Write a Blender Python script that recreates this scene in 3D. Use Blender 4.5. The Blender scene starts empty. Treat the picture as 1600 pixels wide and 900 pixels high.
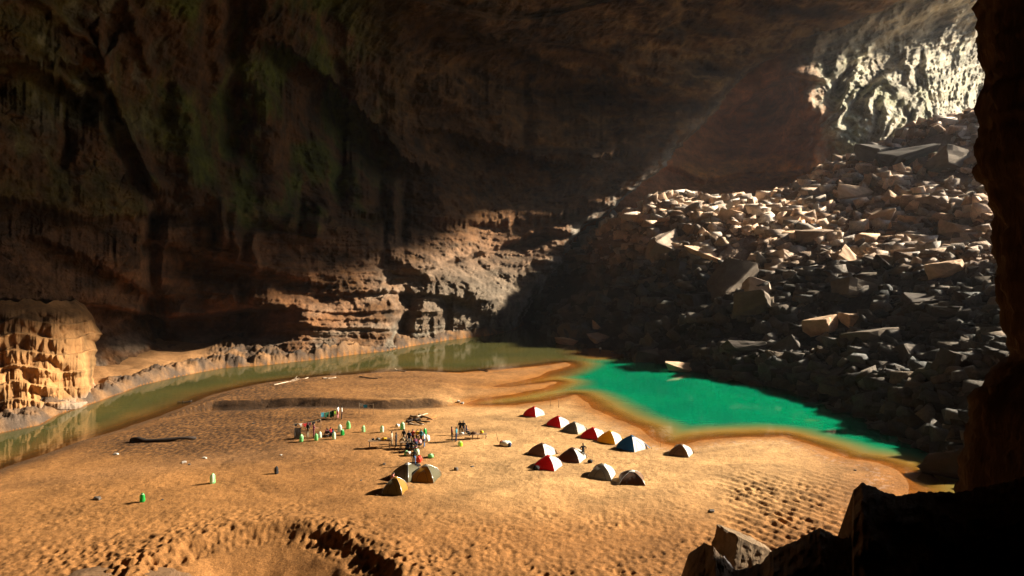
import bpy, bmesh, math, random
import numpy as np
from mathutils import Vector, Matrix

sc = bpy.context.scene
COL = sc.collection
F = 1600 * 24.0 / 36.0          # focal length in photo pixels
CAMZ = 24.0                     # camera height above the water
HOR = 400.0                     # horizon row in the photo

# ------------------------------------------------------------------ camera, light, exposure
cam = bpy.data.cameras.new("camera")
cam.lens = 24.0
cam.sensor_width = 36.0
cam.shift_y = -50.0 / 1600.0
cam.clip_start = 0.5
cam.clip_end = 3000
camo = bpy.data.objects.new("camera", cam)
camo.location = (0, 0, CAMZ)
camo.rotation_euler = (math.radians(90), 0, 0)
COL.objects.link(camo)
sc.camera = camo

SUN_EL = math.radians(27.5)
SUN_DIR = Vector((0.966, 0.26, 0)).normalized()          # horizontal direction towards the sun
to_sun = Vector((SUN_DIR.x * math.cos(SUN_EL), SUN_DIR.y * math.cos(SUN_EL), math.sin(SUN_EL)))
w = bpy.data.worlds.new("World")
sc.world = w
w.use_nodes = True
nt = w.node_tree
nt.nodes.clear()
wo = nt.nodes.new("ShaderNodeOutputWorld")
bg = nt.nodes.new("ShaderNodeBackground")
sky = nt.nodes.new("ShaderNodeTexSky")
sky.sky_type = 'NISHITA'
sky.sun_disc = False
sky.sun_elevation = SUN_EL
sky.sun_rotation = math.atan2(SUN_DIR.x, SUN_DIR.y)
bg.inputs[1].default_value = 0.05
nt.links.new(sky.outputs[0], bg.inputs[0])
nt.links.new(bg.outputs[0], wo.inputs[0])
sun = bpy.data.lights.new("sun", 'SUN')
sun.energy = 5.0
sun.angle = math.radians(2.2)
sun.color = (1.0, 0.86, 0.66)
suno = bpy.data.objects.new("sun", sun)
suno.rotation_euler = to_sun.to_track_quat('Z', 'Y').to_euler()
suno.location = (150, 200, 120)
COL.objects.link(suno)

sc.view_settings.view_transform = 'Standard'
sc.view_settings.look = 'None'
sc.view_settings.exposure = 1.7
sc.view_settings.gamma = 1.0
sc.view_settings.use_curve_mapping = False
cy = sc.cycles
cy.use_denoising = True
cy.max_bounces = 6
cy.diffuse_bounces = 3
cy.glossy_bounces = 3
cy.transmission_bounces = 2
cy.transparent_max_bounces = 8
cy.volume_bounces = 0
cy.caustics_reflective = False
cy.caustics_refractive = False
cy.sample_clamp_indirect = 6.0

# ------------------------------------------------------------------ numpy noise
_rs = np.random.RandomState(7)
_PERM = _rs.permutation(512).astype(np.int64)
_PERM = np.concatenate([_PERM, _PERM])
_G = _rs.normal(size=(512, 3))
_G /= np.linalg.norm(_G, axis=1)[:, None]


def pn(x, y, z):
    x = np.asarray(x, float); y = np.asarray(y, float) + 0 * x; z = np.asarray(z, float) + 0 * x
    xi = np.floor(x).astype(np.int64); yi = np.floor(y).astype(np.int64); zi = np.floor(z).astype(np.int64)
    xf = x - xi; yf = y - yi; zf = z - zi
    u = xf ** 3 * (xf * (xf * 6 - 15) + 10)
    v = yf ** 3 * (yf * (yf * 6 - 15) + 10)
    t = zf ** 3 * (zf * (zf * 6 - 15) + 10)
    out = 0
    for dx in (0, 1):
        wx = u if dx else 1 - u
        for dy in (0, 1):
            wy = v if dy else 1 - v
            for dz in (0, 1):
                wz = t if dz else 1 - t
                h = _PERM[(_PERM[(_PERM[(xi + dx) & 511] + yi + dy) & 511] + zi + dz) & 511]
                g = _G[h]
                out = out + wx * wy * wz * (g[..., 0] * (xf - dx) + g[..., 1] * (yf - dy) + g[..., 2] * (zf - dz))
    return out * 1.6


def fbm(x, y, z, s, octv=4, gain=0.5, off=0.0):
    a, o, n = 1.0, 0.0, 0.0
    k = 1.0 / s
    for i in range(octv):
        o = o + a * pn(x * k + off + 17.3 * i, y * k + off * 1.7 + 5.1 * i, z * k - off + 9.2 * i)
        n += a
        a *= gain
        k *= 2.03
    return o / n


def ridg(x, y, z, s, octv=4, gain=0.5, off=0.0):
    a, o, n = 1.0, 0.0, 0.0
    k = 1.0 / s
    for i in range(octv):
        o = o + a * (1 - 2.2 * np.abs(pn(x * k + off + 17.3 * i, y * k + off * 1.7 + 5.1 * i, z * k - off + 9.2 * i)))
        n += a
        a *= gain
        k *= 2.07
    return o / n


def sst(a, b, x):
    t = np.clip((x - a) / (b - a), 0, 1)
    return t * t * (3 - 2 * t)


def cells(x, y, seed=0):
    """worley F1 and F2-F1 in 2D"""
    xi = np.floor(x).astype(np.int64); yi = np.floor(y).astype(np.int64)
    f1 = np.full(x.shape, 9.0); f2 = np.full(x.shape, 9.0)
    for dx in (-1, 0, 1):
        for dy in (-1, 0, 1):
            h = _PERM[(_PERM[(xi + dx + seed) & 511] + yi + dy) & 511]
            px = xi + dx + 0.5 + 0.45 * _G[h, 0] * 1.3
            py = yi + dy + 0.5 + 0.45 * _G[h, 1] * 1.3
            d = np.hypot(x - px, y - py)
            f2 = np.where(d < f1, f1, np.minimum(f2, d))
            f1 = np.minimum(f1, d)
    return f1, f2 - f1


def P(x, y, d):
    return Vector(((x - 800) / F * d, d, CAMZ + (HOR - y) / F * d))


def G0(x, y, z=0.0):
    d = (CAMZ - z) * F / (y - HOR)
    return ((x - 800) / F * d, d)


class TPS:
    def __init__(self, pts, vals, scale=1000.0, reg=1e-4):
        self.s = scale
        p = np.array(pts, float) / scale
        n = len(p)
        K = self.phi(np.hypot(p[:, None, 0] - p[None, :, 0], p[:, None, 1] - p[None, :, 1]))
        K += np.eye(n) * reg
        Q = np.c_[np.ones(n), p]
        A = np.block([[K, Q], [Q.T, np.zeros((3, 3))]])
        self.w = np.linalg.solve(A, np.r_[np.array(vals, float), 0, 0, 0])
        self.p = p

    @staticmethod
    def phi(r):
        return np.where(r > 1e-9, r * r * np.log(r + 1e-12), 0)

    def __call__(self, x, y):
        x = x / self.s; y = y / self.s
        o = self.w[-3] + self.w[-2] * x + self.w[-1] * y
        for (a, b), wt in zip(self.p, self.w[:-3]):
            o = o + wt * self.phi(np.hypot(x - a, y - b))
        return o


def seg_dist(x, y, poly, closed=False):
    """distance to a polyline and the y of the nearest point minus y"""
    best = np.full(np.shape(x), 1e9)
    pts = list(poly) + ([poly[0]] if closed else [])
    for (x0, y0), (x1, y1) in zip(pts[:-1], pts[1:]):
        dx, dy = x1 - x0, y1 - y0
        L = dx * dx + dy * dy + 1e-9
        t = np.clip(((x - x0) * dx + (y - y0) * dy) / L, 0, 1)
        best = np.minimum(best, np.hypot(x - x0 - t * dx, y - y0 - t * dy))
    return best


def inside(x, y, poly):
    c = np.zeros(np.shape(x), bool)
    pts = list(poly) + [poly[0]]
    for (x0, y0), (x1, y1) in zip(pts[:-1], pts[1:]):
        if y0 == y1:
            continue
        k = ((y0 > y) != (y1 > y)) & (x < (x1 - x0) * (y - y0) / (y1 - y0) + x0)
        c ^= k
    return c


def sdf(x, y, poly):
    d = seg_dist(x, y, poly, True)
    return np.where(inside(x, y, poly), d, -d)


# ------------------------------------------------------------------ mesh / object helpers
def tag(o, label=None, cat=None, group=None, kind=None):
    if label: o['label'] = label
    if cat: o['category'] = cat
    if group: o['group'] = group
    if kind: o['kind'] = kind
    return o


def grid_mesh(name, V, mat, colors=None, attrs=None, flip=False, smooth=True, keep=None):
    r, c, _ = V.shape
    me = bpy.data.meshes.new(name)
    idx = np.arange(r * c).reshape(r, c)
    q = np.stack([idx[:-1, :-1], idx[:-1, 1:], idx[1:, 1:], idx[1:, :-1]], -1).reshape(-1, 4)
    if flip:
        q = q[:, ::-1]
    if keep is not None:
        q = q[keep.reshape(-1)]
    v = V.reshape(-1, 3)
    used = None
    if keep is not None:
        used = np.unique(q)
        m = np.zeros(len(v), np.int64)
        m[used] = np.arange(len(used))
        q = m[q]
        v = v[used]
    me.vertices.add(len(v))
    me.vertices.foreach_set("co", v.astype(np.float32).ravel())
    me.loops.add(len(q) * 4)
    me.polygons.add(len(q))
    me.loops.foreach_set("vertex_index", q.astype(np.int32).ravel())
    me.polygons.foreach_set("loop_start", np.arange(0, len(q) * 4, 4, dtype=np.int32))
    me.polygons.foreach_set("loop_total", np.full(len(q), 4, np.int32))
    me.update()
    me.polygons.foreach_set("use_smooth", np.full(len(q), smooth))
    if colors is not None:
        cc = colors.reshape(-1, 3)
        if used is not None: cc = cc[used]
        ca = me.color_attributes.new("Col", 'FLOAT_COLOR', 'POINT')
        ca.data.foreach_set("color", np.c_[np.clip(cc, 0.002, 1), np.ones(len(cc))].astype(np.float32).ravel())
    for k, a in (attrs or {}).items():
        a = a.reshape(-1)
        if used is not None: a = a[used]
        at = me.attributes.new(k, 'FLOAT', 'POINT')
        at.data.foreach_set("value", a.astype(np.float32))
    me.materials.append(mat)
    me.update()
    o = bpy.data.objects.new(name, me)
    COL.objects.link(o)
    return o


def build(name, bm, mats, parent=None, smooth=False, link=True):
    me = bpy.data.meshes.new(name)
    bm.to_mesh(me)
    bm.free()
    for m in (mats if isinstance(mats, (list, tuple)) else [mats]):
        me.materials.append(m)
    if smooth:
        me.polygons.foreach_set("use_smooth", [True] * len(me.polygons))
    o = bpy.data.objects.new(name, me)
    COL.objects.link(o)
    if parent:
        o.parent = parent
    return o


def empty(name, loc=(0, 0, 0), rz=0.0):
    o = bpy.data.objects.new(name, None)
    o.location = loc
    o.rotation_euler = (0, 0, rz)
    o.empty_display_size = 0.3
    COL.objects.link(o)
    return o


def copy_tree(o, parent=None):
    c = o.copy()
    COL.objects.link(c)
    if parent:
        c.parent = parent
    for ch in o.children:
        copy_tree(ch, c)
    return c


def tube(bm, pts, rad, n=6, mi=0, cap=True):
    pts = [Vector(p) for p in pts]
    rads = rad if isinstance(rad, (list, tuple)) else [rad] * len(pts)
    rings = []
    for i, p in enumerate(pts):
        a = pts[max(i - 1, 0)]; b = pts[min(i + 1, len(pts) - 1)]
        t = (b - a).normalized()
        up = Vector((0, 0, 1)) if abs(t.z) < 0.9 else Vector((1, 0, 0))
        s = t.cross(up).normalized(); u = s.cross(t)
        rings.append([bm.verts.new(p + rads[i] * (math.cos(2 * math.pi * k / n) * s + math.sin(2 * math.pi * k / n) * u)) for k in range(n)])
    for r0, r1 in zip(rings[:-1], rings[1:]):
        for k in range(n):
            f = bm.faces.new((r0[k], r0[(k + 1) % n], r1[(k + 1) % n], r1[k])); f.material_index = mi; f.smooth = True
    if cap:
        for r in (rings[0][::-1], rings[-1]):
            f = bm.faces.new(r); f.material_index = mi


def boxm(bm, c, s, rz=0.0, bev=0.0, mi=0):
    g = bmesh.ops.create_cube(bm, size=1.0)
    vs = g['verts']
    M = Matrix.Translation(c) @ Matrix.Rotation(rz, 4, 'Z') @ Matrix.Diagonal((s[0], s[1], s[2], 1))
    bmesh.ops.transform(bm, matrix=M, verts=vs)
    fs = set(f for v in vs for f in v.link_faces)
    for f in fs: f.material_index = mi
    if bev:
        es = list(set(e for v in vs for e in v.link_edges))
        bmesh.ops.bevel(bm, geom=es, offset=bev, segments=1, affect='EDGES')


def blob(bm, c, r, sub=2, mi=0):
    g = bmesh.ops.create_icosphere(bm, subdivisions=sub, radius=1.0)
    M = Matrix.Translation(c) @ Matrix.Diagonal((r[0], r[1], r[2], 1))
    bmesh.ops.transform(bm, matrix=M, verts=g['verts'])
    for v in g['verts']:
        for f in v.link_faces:
            f.material_index = mi; f.smooth = True
    return g['verts']


# ------------------------------------------------------------------ materials
def nodes(name):
    m = bpy.data.materials.new(name)
    m.use_nodes = True
    n = m.node_tree
    b = n.nodes["Principled BSDF"]
    return m, n, b


def mix_col(n, a, b, fac, mode='MULTIPLY'):
    x = n.nodes.new("ShaderNodeMix")
    x.data_type = 'RGBA'
    x.blend_type = mode
    for s, v in ((x.inputs[0], fac), (x.inputs[6], a), (x.inputs[7], b)):
        if hasattr(v, 'is_linked') or hasattr(v, 'links'):
            n.links.new(v, s)
        elif isinstance(v, (int, float)):
            s.default_value = v
        else:
            s.default_value = (*v, 1)
    return x.outputs[2]


def noise_node(n, scale, detail=6, rough=0.6, vec=None, dist=0.0):
    t = n.nodes.new("ShaderNodeTexNoise")
    t.inputs['Scale'].default_value = scale
    t.inputs['Detail'].default_value = detail
    t.inputs['Roughness'].default_value = rough
    t.inputs['Distortion'].default_value = dist
    if vec is not None:
        n.links.new(vec, t.inputs['Vector'])
    return t


def ramp(n, src, stops):
    r = n.nodes.new("ShaderNodeValToRGB")
    e = r.color_ramp.elements
    e[0].position, e[0].color = stops[0][0], (*([stops[0][1]] * 3 if isinstance(stops[0][1], float) else stops[0][1]), 1)
    e[1].position, e[1].color = stops[-1][0], (*([stops[-1][1]] * 3 if isinstance(stops[-1][1], float) else stops[-1][1]), 1)
    for p, c in stops[1:-1]:
        k = e.new(p); k.color = (*([c] * 3 if isinstance(c, float) else c), 1)
    n.links.new(src, r.inputs[0])
    return r.outputs[0]


def rock_mat(name, use_col=True, base=(0.25, 0.2, 0.16), sc1=0.25, bump=0.6, bdist=1.0, rough=0.9, stretch=(1, 1, 1), rand=False):
    m, n, b = nodes(name)
    tc = n.nodes.new("ShaderNodeTexCoord")
    mp = n.nodes.new("ShaderNodeMapping")
    mp.inputs['Scale'].default_value = stretch
    n.links.new(tc.outputs['Object'], mp.inputs[0])
    v = mp.outputs[0]
    if use_col:
        at = n.nodes.new("ShaderNodeAttribute"); at.attribute_name = "Col"
        c = at.outputs['Color']
    else:
        rgb = n.nodes.new("ShaderNodeRGB"); rgb.outputs[0].default_value = (*base, 1)
        c = rgb.outputs[0]
    n1 = noise_node(n, sc1, 8, 0.65, v, 0.4)
    n2 = noise_node(n, sc1 * 6, 6, 0.7, v)
    c = mix_col(n, c, ramp(n, n1.outputs[0], [(0.30, 0.62), (0.5, 0.98), (0.72, 1.35)]), 1.0)
    c = mix_col(n, c, ramp(n, n2.outputs[0], [(0.3, 0.7), (0.7, 1.25)]), 0.8)
    if rand:
        oi = n.nodes.new("ShaderNodeObjectInfo")
        c = mix_col(n, c, ramp(n, oi.outputs['Random'], [(0.0, (0.55, 0.5, 0.46)), (0.35, (0.8, 0.8, 0.82)), (0.6, (1.15, 1.02, 0.88)), (1.0, (1.45, 1.3, 1.12))]), 1.0)
    n.links.new(c, b.inputs['Base Color'])
    b.inputs['Roughness'].default_value = rough
    b.inputs['Specular IOR Level'].default_value = 0.25
    n3 = noise_node(n, sc1 * 3, 10, 0.7, v, 0.3)
    bp = n.nodes.new("ShaderNodeBump")
    bp.inputs['Strength'].default_value = bump
    bp.inputs['Distance'].default_value = bdist
    n.links.new(n3.outputs[0], bp.inputs['Height'])
    n.links.new(bp.outputs[0], b.inputs['Normal'])
    return m


def plain(name, col, rough=0.7, var=0.25, scale=6.0, trans=0.0, spec=0.3, metal=0.0):
    m, n, b = nodes(name)
    tc = n.nodes.new("ShaderNodeTexCoord")
    ns = noise_node(n, scale, 4, 0.6, tc.outputs['Object'])
    c = mix_col(n, col, ramp(n, ns.outputs[0], [(0.3, 1.0 - var), (0.7, 1.0 + var)]), 1.0)
    n.links.new(c, b.inputs['Base Color'])
    b.inputs['Roughness'].default_value = rough
    b.inputs['Specular IOR Level'].default_value = spec
    b.inputs['Metallic'].default_value = metal
    if trans > 0:
        t = n.nodes.new("ShaderNodeBsdfTranslucent")
        n.links.new(c, t.inputs[0])
        mx = n.nodes.new("ShaderNodeMixShader")
        mx.inputs[0].default_value = trans
        n.links.new(b.outputs[0], mx.inputs[1]); n.links.new(t.outputs[0], mx.inputs[2])
        n.links.new(mx.outputs[0], n.nodes["Material Output"].inputs[0])
    return m


M_WALL = rock_mat("cave_limestone", True, sc1=0.3, bump=1.0, bdist=1.2)
M_SLOPE = rock_mat("scree_limestone", True, sc1=0.5, bump=0.8, bdist=0.5)
M_BOULD_DIM = rock_mat("shaded_boulder_limestone", False, (0.15, 0.135, 0.12), sc1=0.35, bump=0.8, bdist=0.35, rand=True)  # darker copy of the limestone: lower slope's shade put into the colour
M_BOULD_LIT = rock_mat("sunlit_boulder_limestone", False, (0.56, 0.44, 0.34), sc1=0.35, bump=0.8, bdist=0.35, rand=True)  # paler copy: pale dust plus ridge sunlight put into the colour
M_FLOW = rock_mat("flowstone", True, sc1=0.35, bump=0.5, bdist=0.5, stretch=(1, 1, 0.35))
M_DARK = rock_mat("near_rock", False, (0.15, 0.10, 0.065), sc1=0.5, bump=0.9, bdist=0.5)
M_PILLAR = rock_mat("pillar_rock", False, (0.07, 0.038, 0.019), sc1=0.45, bump=0.9, bdist=0.5, stretch=(1, 1, 0.18))

# ------------------------------------------------------------------ shoreline, ground height
shore_main = [(-420, 900), (-200, 800), (0, 735), (60, 712), (120, 690), (200, 668), (280, 638), (330, 617), (400, 600), (500, 588),
              (600, 580), (650, 579), (720, 583), (800, 576), (885, 566), (890, 569), (880, 576), (845, 588), (800, 598), (772, 604),
              (800, 604), (868, 597), (850, 606), (800, 616), (750, 624), (727, 631), (740, 634), (796, 633), (857, 626), (899, 617),
              (930, 636), (962, 654), (1002, 670), (1028, 691), (1054, 697), (1089, 689), (1140, 685), (1225, 682), (1285, 700),
              (1322, 715), (1375, 722), (1409, 735), (1424, 750), (1425, 772), (1420, 820), (1500, 1300), (-900, 1300)]
shore_spit = [(915, 551), (922, 545), (940, 541), (975, 543), (988, 553), (962, 557), (930, 557)]
shore_bank = [(-500, 800), (-200, 730), (0, 676), (60, 664), (100, 645), (150, 628), (220, 602), (270, 590), (350, 575), (400, 572),
              (500, 561), (600, 549), (640, 541), (700, 531), (760, 525), (805, 515), (818, 507), (800, 470), (300, 460), (-500, 450)]
foot_slope = [(760, 480), (822, 503), (850, 520), (905, 543), (985, 560), (1040, 572), (1090, 585), (1200, 608), (1300, 640), (1420, 700), (1500, 770), (1560, 900)]
W_main = [G0(*p) for p in shore_main]
W_spit = [G0(*p) for p in shore_spit]
W_bank = [G0(*p) for p in shore_bank]
W_islet = [G0(*p) for p in [(1248, 656), (1262, 653), (1290, 655), (1285, 659), (1262, 660)]]
scarp = [G0(*p) for p in [(200, 668), (330, 642), (420, 640), (500, 641), (600, 641), (690, 637), (712, 632)]]
near_drop = [G0(*p) for p in [(210, 905), (290, 862), (360, 845), (450, 838), (520, 848), (580, 868), (625, 900), (640, 960), (200, 960)]]


def smin(a, b, k):
    h = np.clip(0.5 + 0.5 * (b - a) / k, 0, 1)
    return b * (1 - h) + a * h - k * h * (1 - h)


def base_height(X, Y):
    jit = 0.5 * fbm(X, Y, 0, 5, 3) + 0.9 * fbm(X, Y, 3, 18, 2)
    k = np.clip(Y / 90.0, 0.6, 2)
    sm = sdf(X, Y, W_main) + jit * k
    ss = sdf(X, Y, W_spit) + 0.4 * jit
    sb = sdf(X, Y, W_bank) + 0.8 * jit
    si = sdf(X, Y, W_islet) - 1.0
    def prof(s, up, dn, mx):
        return np.where(s > 0, mx * (1 - np.exp(-np.maximum(s, 0) * up / mx)), -3.2 * (1 - np.exp(np.minimum(s, 0) * dn / 3.2)))
    h = prof(sm, 0.055, 0.13, 1.3)
    h = np.maximum(h, prof(ss, 0.12, 0.13, 0.8))
    h = np.maximum(h, (prof(si + 0.2, 0.1, 0.18, 0.3) - 0.8))
    # far bank with a rocky edge
    rk = np.clip(0.6 + 1.3 * fbm(X, Y, 9, 9, 3), 0.1, 1.6)
    hb = np.where(sb > 0, rk * (0.9 + 0.9 * fbm(X, Y, 5, 14, 2)) * sst(0, 1.2, sb) + 0.10 * np.maximum(sb, 0) + 0.0, -3.2 * (1 - np.exp(np.minimum(sb, 0) * 0.30)))
    h = np.maximum(h, hb)
    return h, sm, ss, sb


def height(X, Y):
    h, sm, ss, sb = base_height(X, Y)
    # scarp between the near beach and the far bar : the far bar stands higher, its face falls towards the camera
    sx = np.interp(X, [p[0] for p in scarp][0:], [p[1] for p in scarp])
    ramp_x = sst(scarp[0][0], scarp[1][0], X) * (1 - sst(scarp[-1][0] - 4, scarp[-1][0] + 1, X))
    dy = Y - sx + 1.2 * fbm(X, Y, 1, 9, 3)
    bar = 1.15 * sst(-0.1, 0.7, dy) * np.exp(-np.maximum(dy - 2, 0) / 18.0)
    pit = -0.15 * np.exp(-((dy + 0.3) / 2.4) ** 2)
    h = h + np.where(sm > 0, sst(0, 3.5, sm), 0) * ramp_x * (bar + pit)
    # the near sand slumps towards the camera
    nd = sdf(X, Y, near_drop) + 0.9 * fbm(X, Y, 2, 4, 3)
    h = h - 2.6 * sst(-0.6, 8.5, nd)
    h = h + 0.5 * sst(-4, 0, nd) * (1 - sst(0, 1.5, nd))
    land = sst(0.05, 0.5, h)
    h = h + land * (0.28 * fbm(X, Y, 4, 14, 3) + 0.08 * fbm(X, Y, 5, 3, 2))
    return h, sm, ss, sb, nd


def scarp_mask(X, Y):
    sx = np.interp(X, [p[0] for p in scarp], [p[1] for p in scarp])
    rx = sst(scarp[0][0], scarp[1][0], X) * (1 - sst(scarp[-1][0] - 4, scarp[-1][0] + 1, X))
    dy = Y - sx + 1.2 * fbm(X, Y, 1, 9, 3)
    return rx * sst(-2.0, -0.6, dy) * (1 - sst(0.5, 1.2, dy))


def hz(X, Y):
    return float(height(np.array([X]), np.array([Y]))[0][0])


def foot_w(x, y):
    return G0(x, y)


W_foot = [G0(*p) for p in foot_slope]

# ------------------------------------------------------------------ sand material
def sand_material():
    m, n, b = nodes("sand")
    at = n.nodes.new("ShaderNodeAttribute"); at.attribute_name = "Col"
    tc = n.nodes.new("ShaderNodeTexCoord")
    v = tc.outputs['Object']
    n1 = noise_node(n, 0.12, 6, 0.6, v)
    n2 = noise_node(n, 1.7, 8, 0.75, v)
    n3 = noise_node(n, 7.0, 4, 0.8, v)
    c = mix_col(n, at.outputs['Color'], ramp(n, n1.outputs[0], [(0.3, 0.8), (0.7, 1.18)]), 1.0)
    c = mix_col(n, c, ramp(n, n2.outputs[0], [(0.32, 0.62), (0.5, 1.0), (0.68, 1.28)]), 0.85)
    c = mix_col(n, c, ramp(n, n3.outputs[0], [(0.3, 0.45), (0.55, 1.0), (0.72, 1.7)]), 0.8)
    n.links.new(c, b.inputs['Base Color'])
    b.inputs['Roughness'].default_value = 0.95
    b.inputs['Specular IOR Level'].default_value = 0.15
    bp = n.nodes.new("ShaderNodeBump"); bp.inputs['Strength'].default_value = 0.7; bp.inputs['Distance'].default_value = 0.22
    n.links.new(n2.outputs[0], bp.inputs['Height'])
    bp2 = n.nodes.new("ShaderNodeBump"); bp2.inputs['Strength'].default_value = 0.5; bp2.inputs['Distance'].default_value = 0.06
    n.links.new(n3.outputs[0], bp2.inputs['Height']); n.links.new(bp.outputs[0], bp2.inputs['Normal'])
    n.links.new(bp2.outputs[0], b.inputs['Normal'])
    return m


M_SAND = sand_material()


def lerp(a, b, t):
    return a * (1 - t[..., None]) + b * t[..., None]


def make_ground():
    xs = np.arange(-260, 1720, 1.7)
    ys = np.concatenate([np.arange(462, 930, 1.15), np.arange(930, 1400, 12)])
    x, y = np.meshgrid(xs, ys)
    Y = CAMZ * F / (y - HOR)
    X = (x - 800) / F * Y
    h, sm, ss, sb, nd = height(X, Y)
    # dimples and footprints
    land = sst(0.08, 0.4, h) * (sb < 0)
    f1, f21 = cells(X / 0.62, Y / 0.62)
    f1b, f21b = cells(X / 1.15 + 9, Y / 1.15)
    deep = 0.22 + 0.5 * sst(770, 870, y) + 0.8 * sst(1080, 1200, x) * sst(735, 790, y)
    deep = deep * (1 + 1.8 * sst(-5, 0.5, nd)) * (0.55 + 0.9 * sst(-0.3, 0.4, fbm(X, Y, 2, 7, 3))) * (0.75 + 0.6 * fbm(X, Y, 8, 9, 2))
    dim = (-0.17 * (1 - sst(0.0, 0.55, f1)) - 0.20 * (1 - sst(0.0, 0.5, f1b))) * deep
    rip = 0.10 * np.sin((X * 0.9 + Y * 0.75 + 1.2 * fbm(X, Y, 6, 6, 2)) * 4.4) * sst(1090, 1180, x) * sst(730, 770, y) * (1 - sst(1310, 1400, x))
    h = h + land * (dim + rip)
    rockb = np.where(sb > 0, 1, 0) * (1 - sst(3.5, 6.5, sb + 2.5 * fbm(X, Y, 3, 6, 3))) + sst(300, 360, x) * (sb > 0)
    rockb = np.clip(rockb, 0, 1)
    led = ridg(X, Y, 0, 5, 4)
    h = h + rockb * (0.9 * led + 0.9 * ridg(X, Y, 0, 2.2, 4, 0.6, off=6)) * sst(0, 2, sb)
    # colours
    dry_lit = np.array([0.52, 0.31, 0.135]); mid = np.array([0.32, 0.152, 0.050]); grav_dim = np.array([0.085, 0.042, 0.018]); wet = np.array([0.31, 0.13, 0.03])  # light falloff over the beach also put into these dry and gravel tones
    C = np.zeros(X.shape + (3,)) + mid
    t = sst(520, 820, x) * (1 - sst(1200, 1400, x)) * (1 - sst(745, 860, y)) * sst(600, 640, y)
    C = lerp(C, dry_lit, t)
    gfb = fbm(X, Y, 12, 20, 3)
    g = (1 - sst(380, 640, x + 120 * gfb)) * (1 - sst(690, 745, y - 12 + 40 * gfb + 0.10 * (x - 300) * -1))
    g = np.maximum(g, 0.55 * (y < 636) * (sm > 0) * (1 - sst(640, 800, x)))
    spk = np.clip(0.85 + 0.9 * pn(X * 2.1, Y * 1.5, 3) + 0.5 * pn(X * 4.7, Y * 2.6, 5), 0.25, 1.15)
    C = lerp(C, grav_dim, np.clip(g, 0, 1) * 0.97 * spk)
    C = lerp(C, np.array([0.22, 0.10, 0.034]), 0.55 * np.clip(sst(800, 900, y) + sst(1150, 1320, x) * sst(700, 800, y), 0, 1))  # sand darkened in front and right; dimmer foreground light put into the colour
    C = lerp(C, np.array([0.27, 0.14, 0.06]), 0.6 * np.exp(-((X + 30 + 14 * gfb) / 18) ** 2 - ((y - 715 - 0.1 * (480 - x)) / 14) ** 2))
    C = lerp(C, np.array([0.05, 0.03, 0.018]), 0.85 * scarp_mask(X, Y))  # shaded band of the scarp, with its wet mud, put into the colour
    pebb = np.exp(-((sm - 2.2) / 1.6) ** 2) * sst(890, 1000, x)
    C = C * (1 - 0.25 * pebb * (pn(X * 2.2, Y * 2.2, 0) > 0.1))[..., None]
    C = lerp(C, np.array([0.55, 0.46, 0.40]), 0.5 * pebb * (pn(X * 1.6, Y * 1.6, 7) > 0.25))
    wetm = (1 - sst(0.02, 0.22, h)) * (nd < -4)
    C = lerp(C, wet, wetm * (sb < 0))
    C = lerp(C, np.array([0.09, 0.05, 0.025]), np.clip(0.9 * wetm, 0, 1) * (sm > -3) * (x < 700) * (sb < 0))
    # far bank : sand terrace and grey rock edge
    C = np.where((sb > 0)[..., None], lerp(np.zeros_like(C) + np.array([0.36, 0.19, 0.08]), np.array([0.095, 0.068, 0.05]), rockb * np.clip(0.75 + fbm(X, Y, 5, 3, 3), 0, 1)), C)
    C = C * (0.9 + 0.45 * fbm(X, Y, 0, 3, 4, 0.65) + 0.3 * fbm(X * 0.25, Y, 4, 6, 3))[..., None]
    trod = (1 - sst(0.0, 0.09, np.abs(pn(X / 26, Y / 14, 3)))) * sst(640, 660, y) * (1 - sst(800, 860, y)) * sst(250, 400, x) * (1 - sst(1150, 1300, x))
    C = C * (1 - 0.22 * trod)[..., None]
    V = np.stack([X, Y, h], -1)
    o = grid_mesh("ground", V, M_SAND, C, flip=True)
    tag(o, kind='structure', label="orange sand beach with footprints beside the green pool")
    # water: one sheet at z=0, split into river and pool
    xs2 = np.arange(-260, 1720, 4.0); ys2 = np.concatenate([np.arange(462, 930, 2.5), np.arange(930, 1000, 12)])
    x, y = np.meshgrid(xs2, ys2)
    Y = CAMZ * F / (y - HOR); X = (x - 800) / F * Y
    h, sm, ss, sb, nd = height(X, Y)
    xc = (x[:-1, :-1] + x[1:, 1:]) / 2; yc = (y[:-1, :-1] + y[1:, 1:]) / 2
    hc = np.minimum(np.minimum(h[:-1, :-1], h[1:, 1:]), np.minimum(h[1:, :-1], h[:-1, 1:]))
    pool = (xc > 893) & (yc > 552 - (xc - 893) * 0.0) | ((xc > 720) & (yc > 586 + 0.00 * xc) & (yc < 650) & (xc <= 893))
    wet_ = (hc < 0.05) & (nd[:-1, :-1] < -2.0)
    V = np.stack([X, Y, 0 * X], -1)
    dep = np.maximum(0, -h)
    # how far into the open pool or river: greener where deep
    return V, dep, wet_ & pool, wet_ & ~pool


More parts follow.
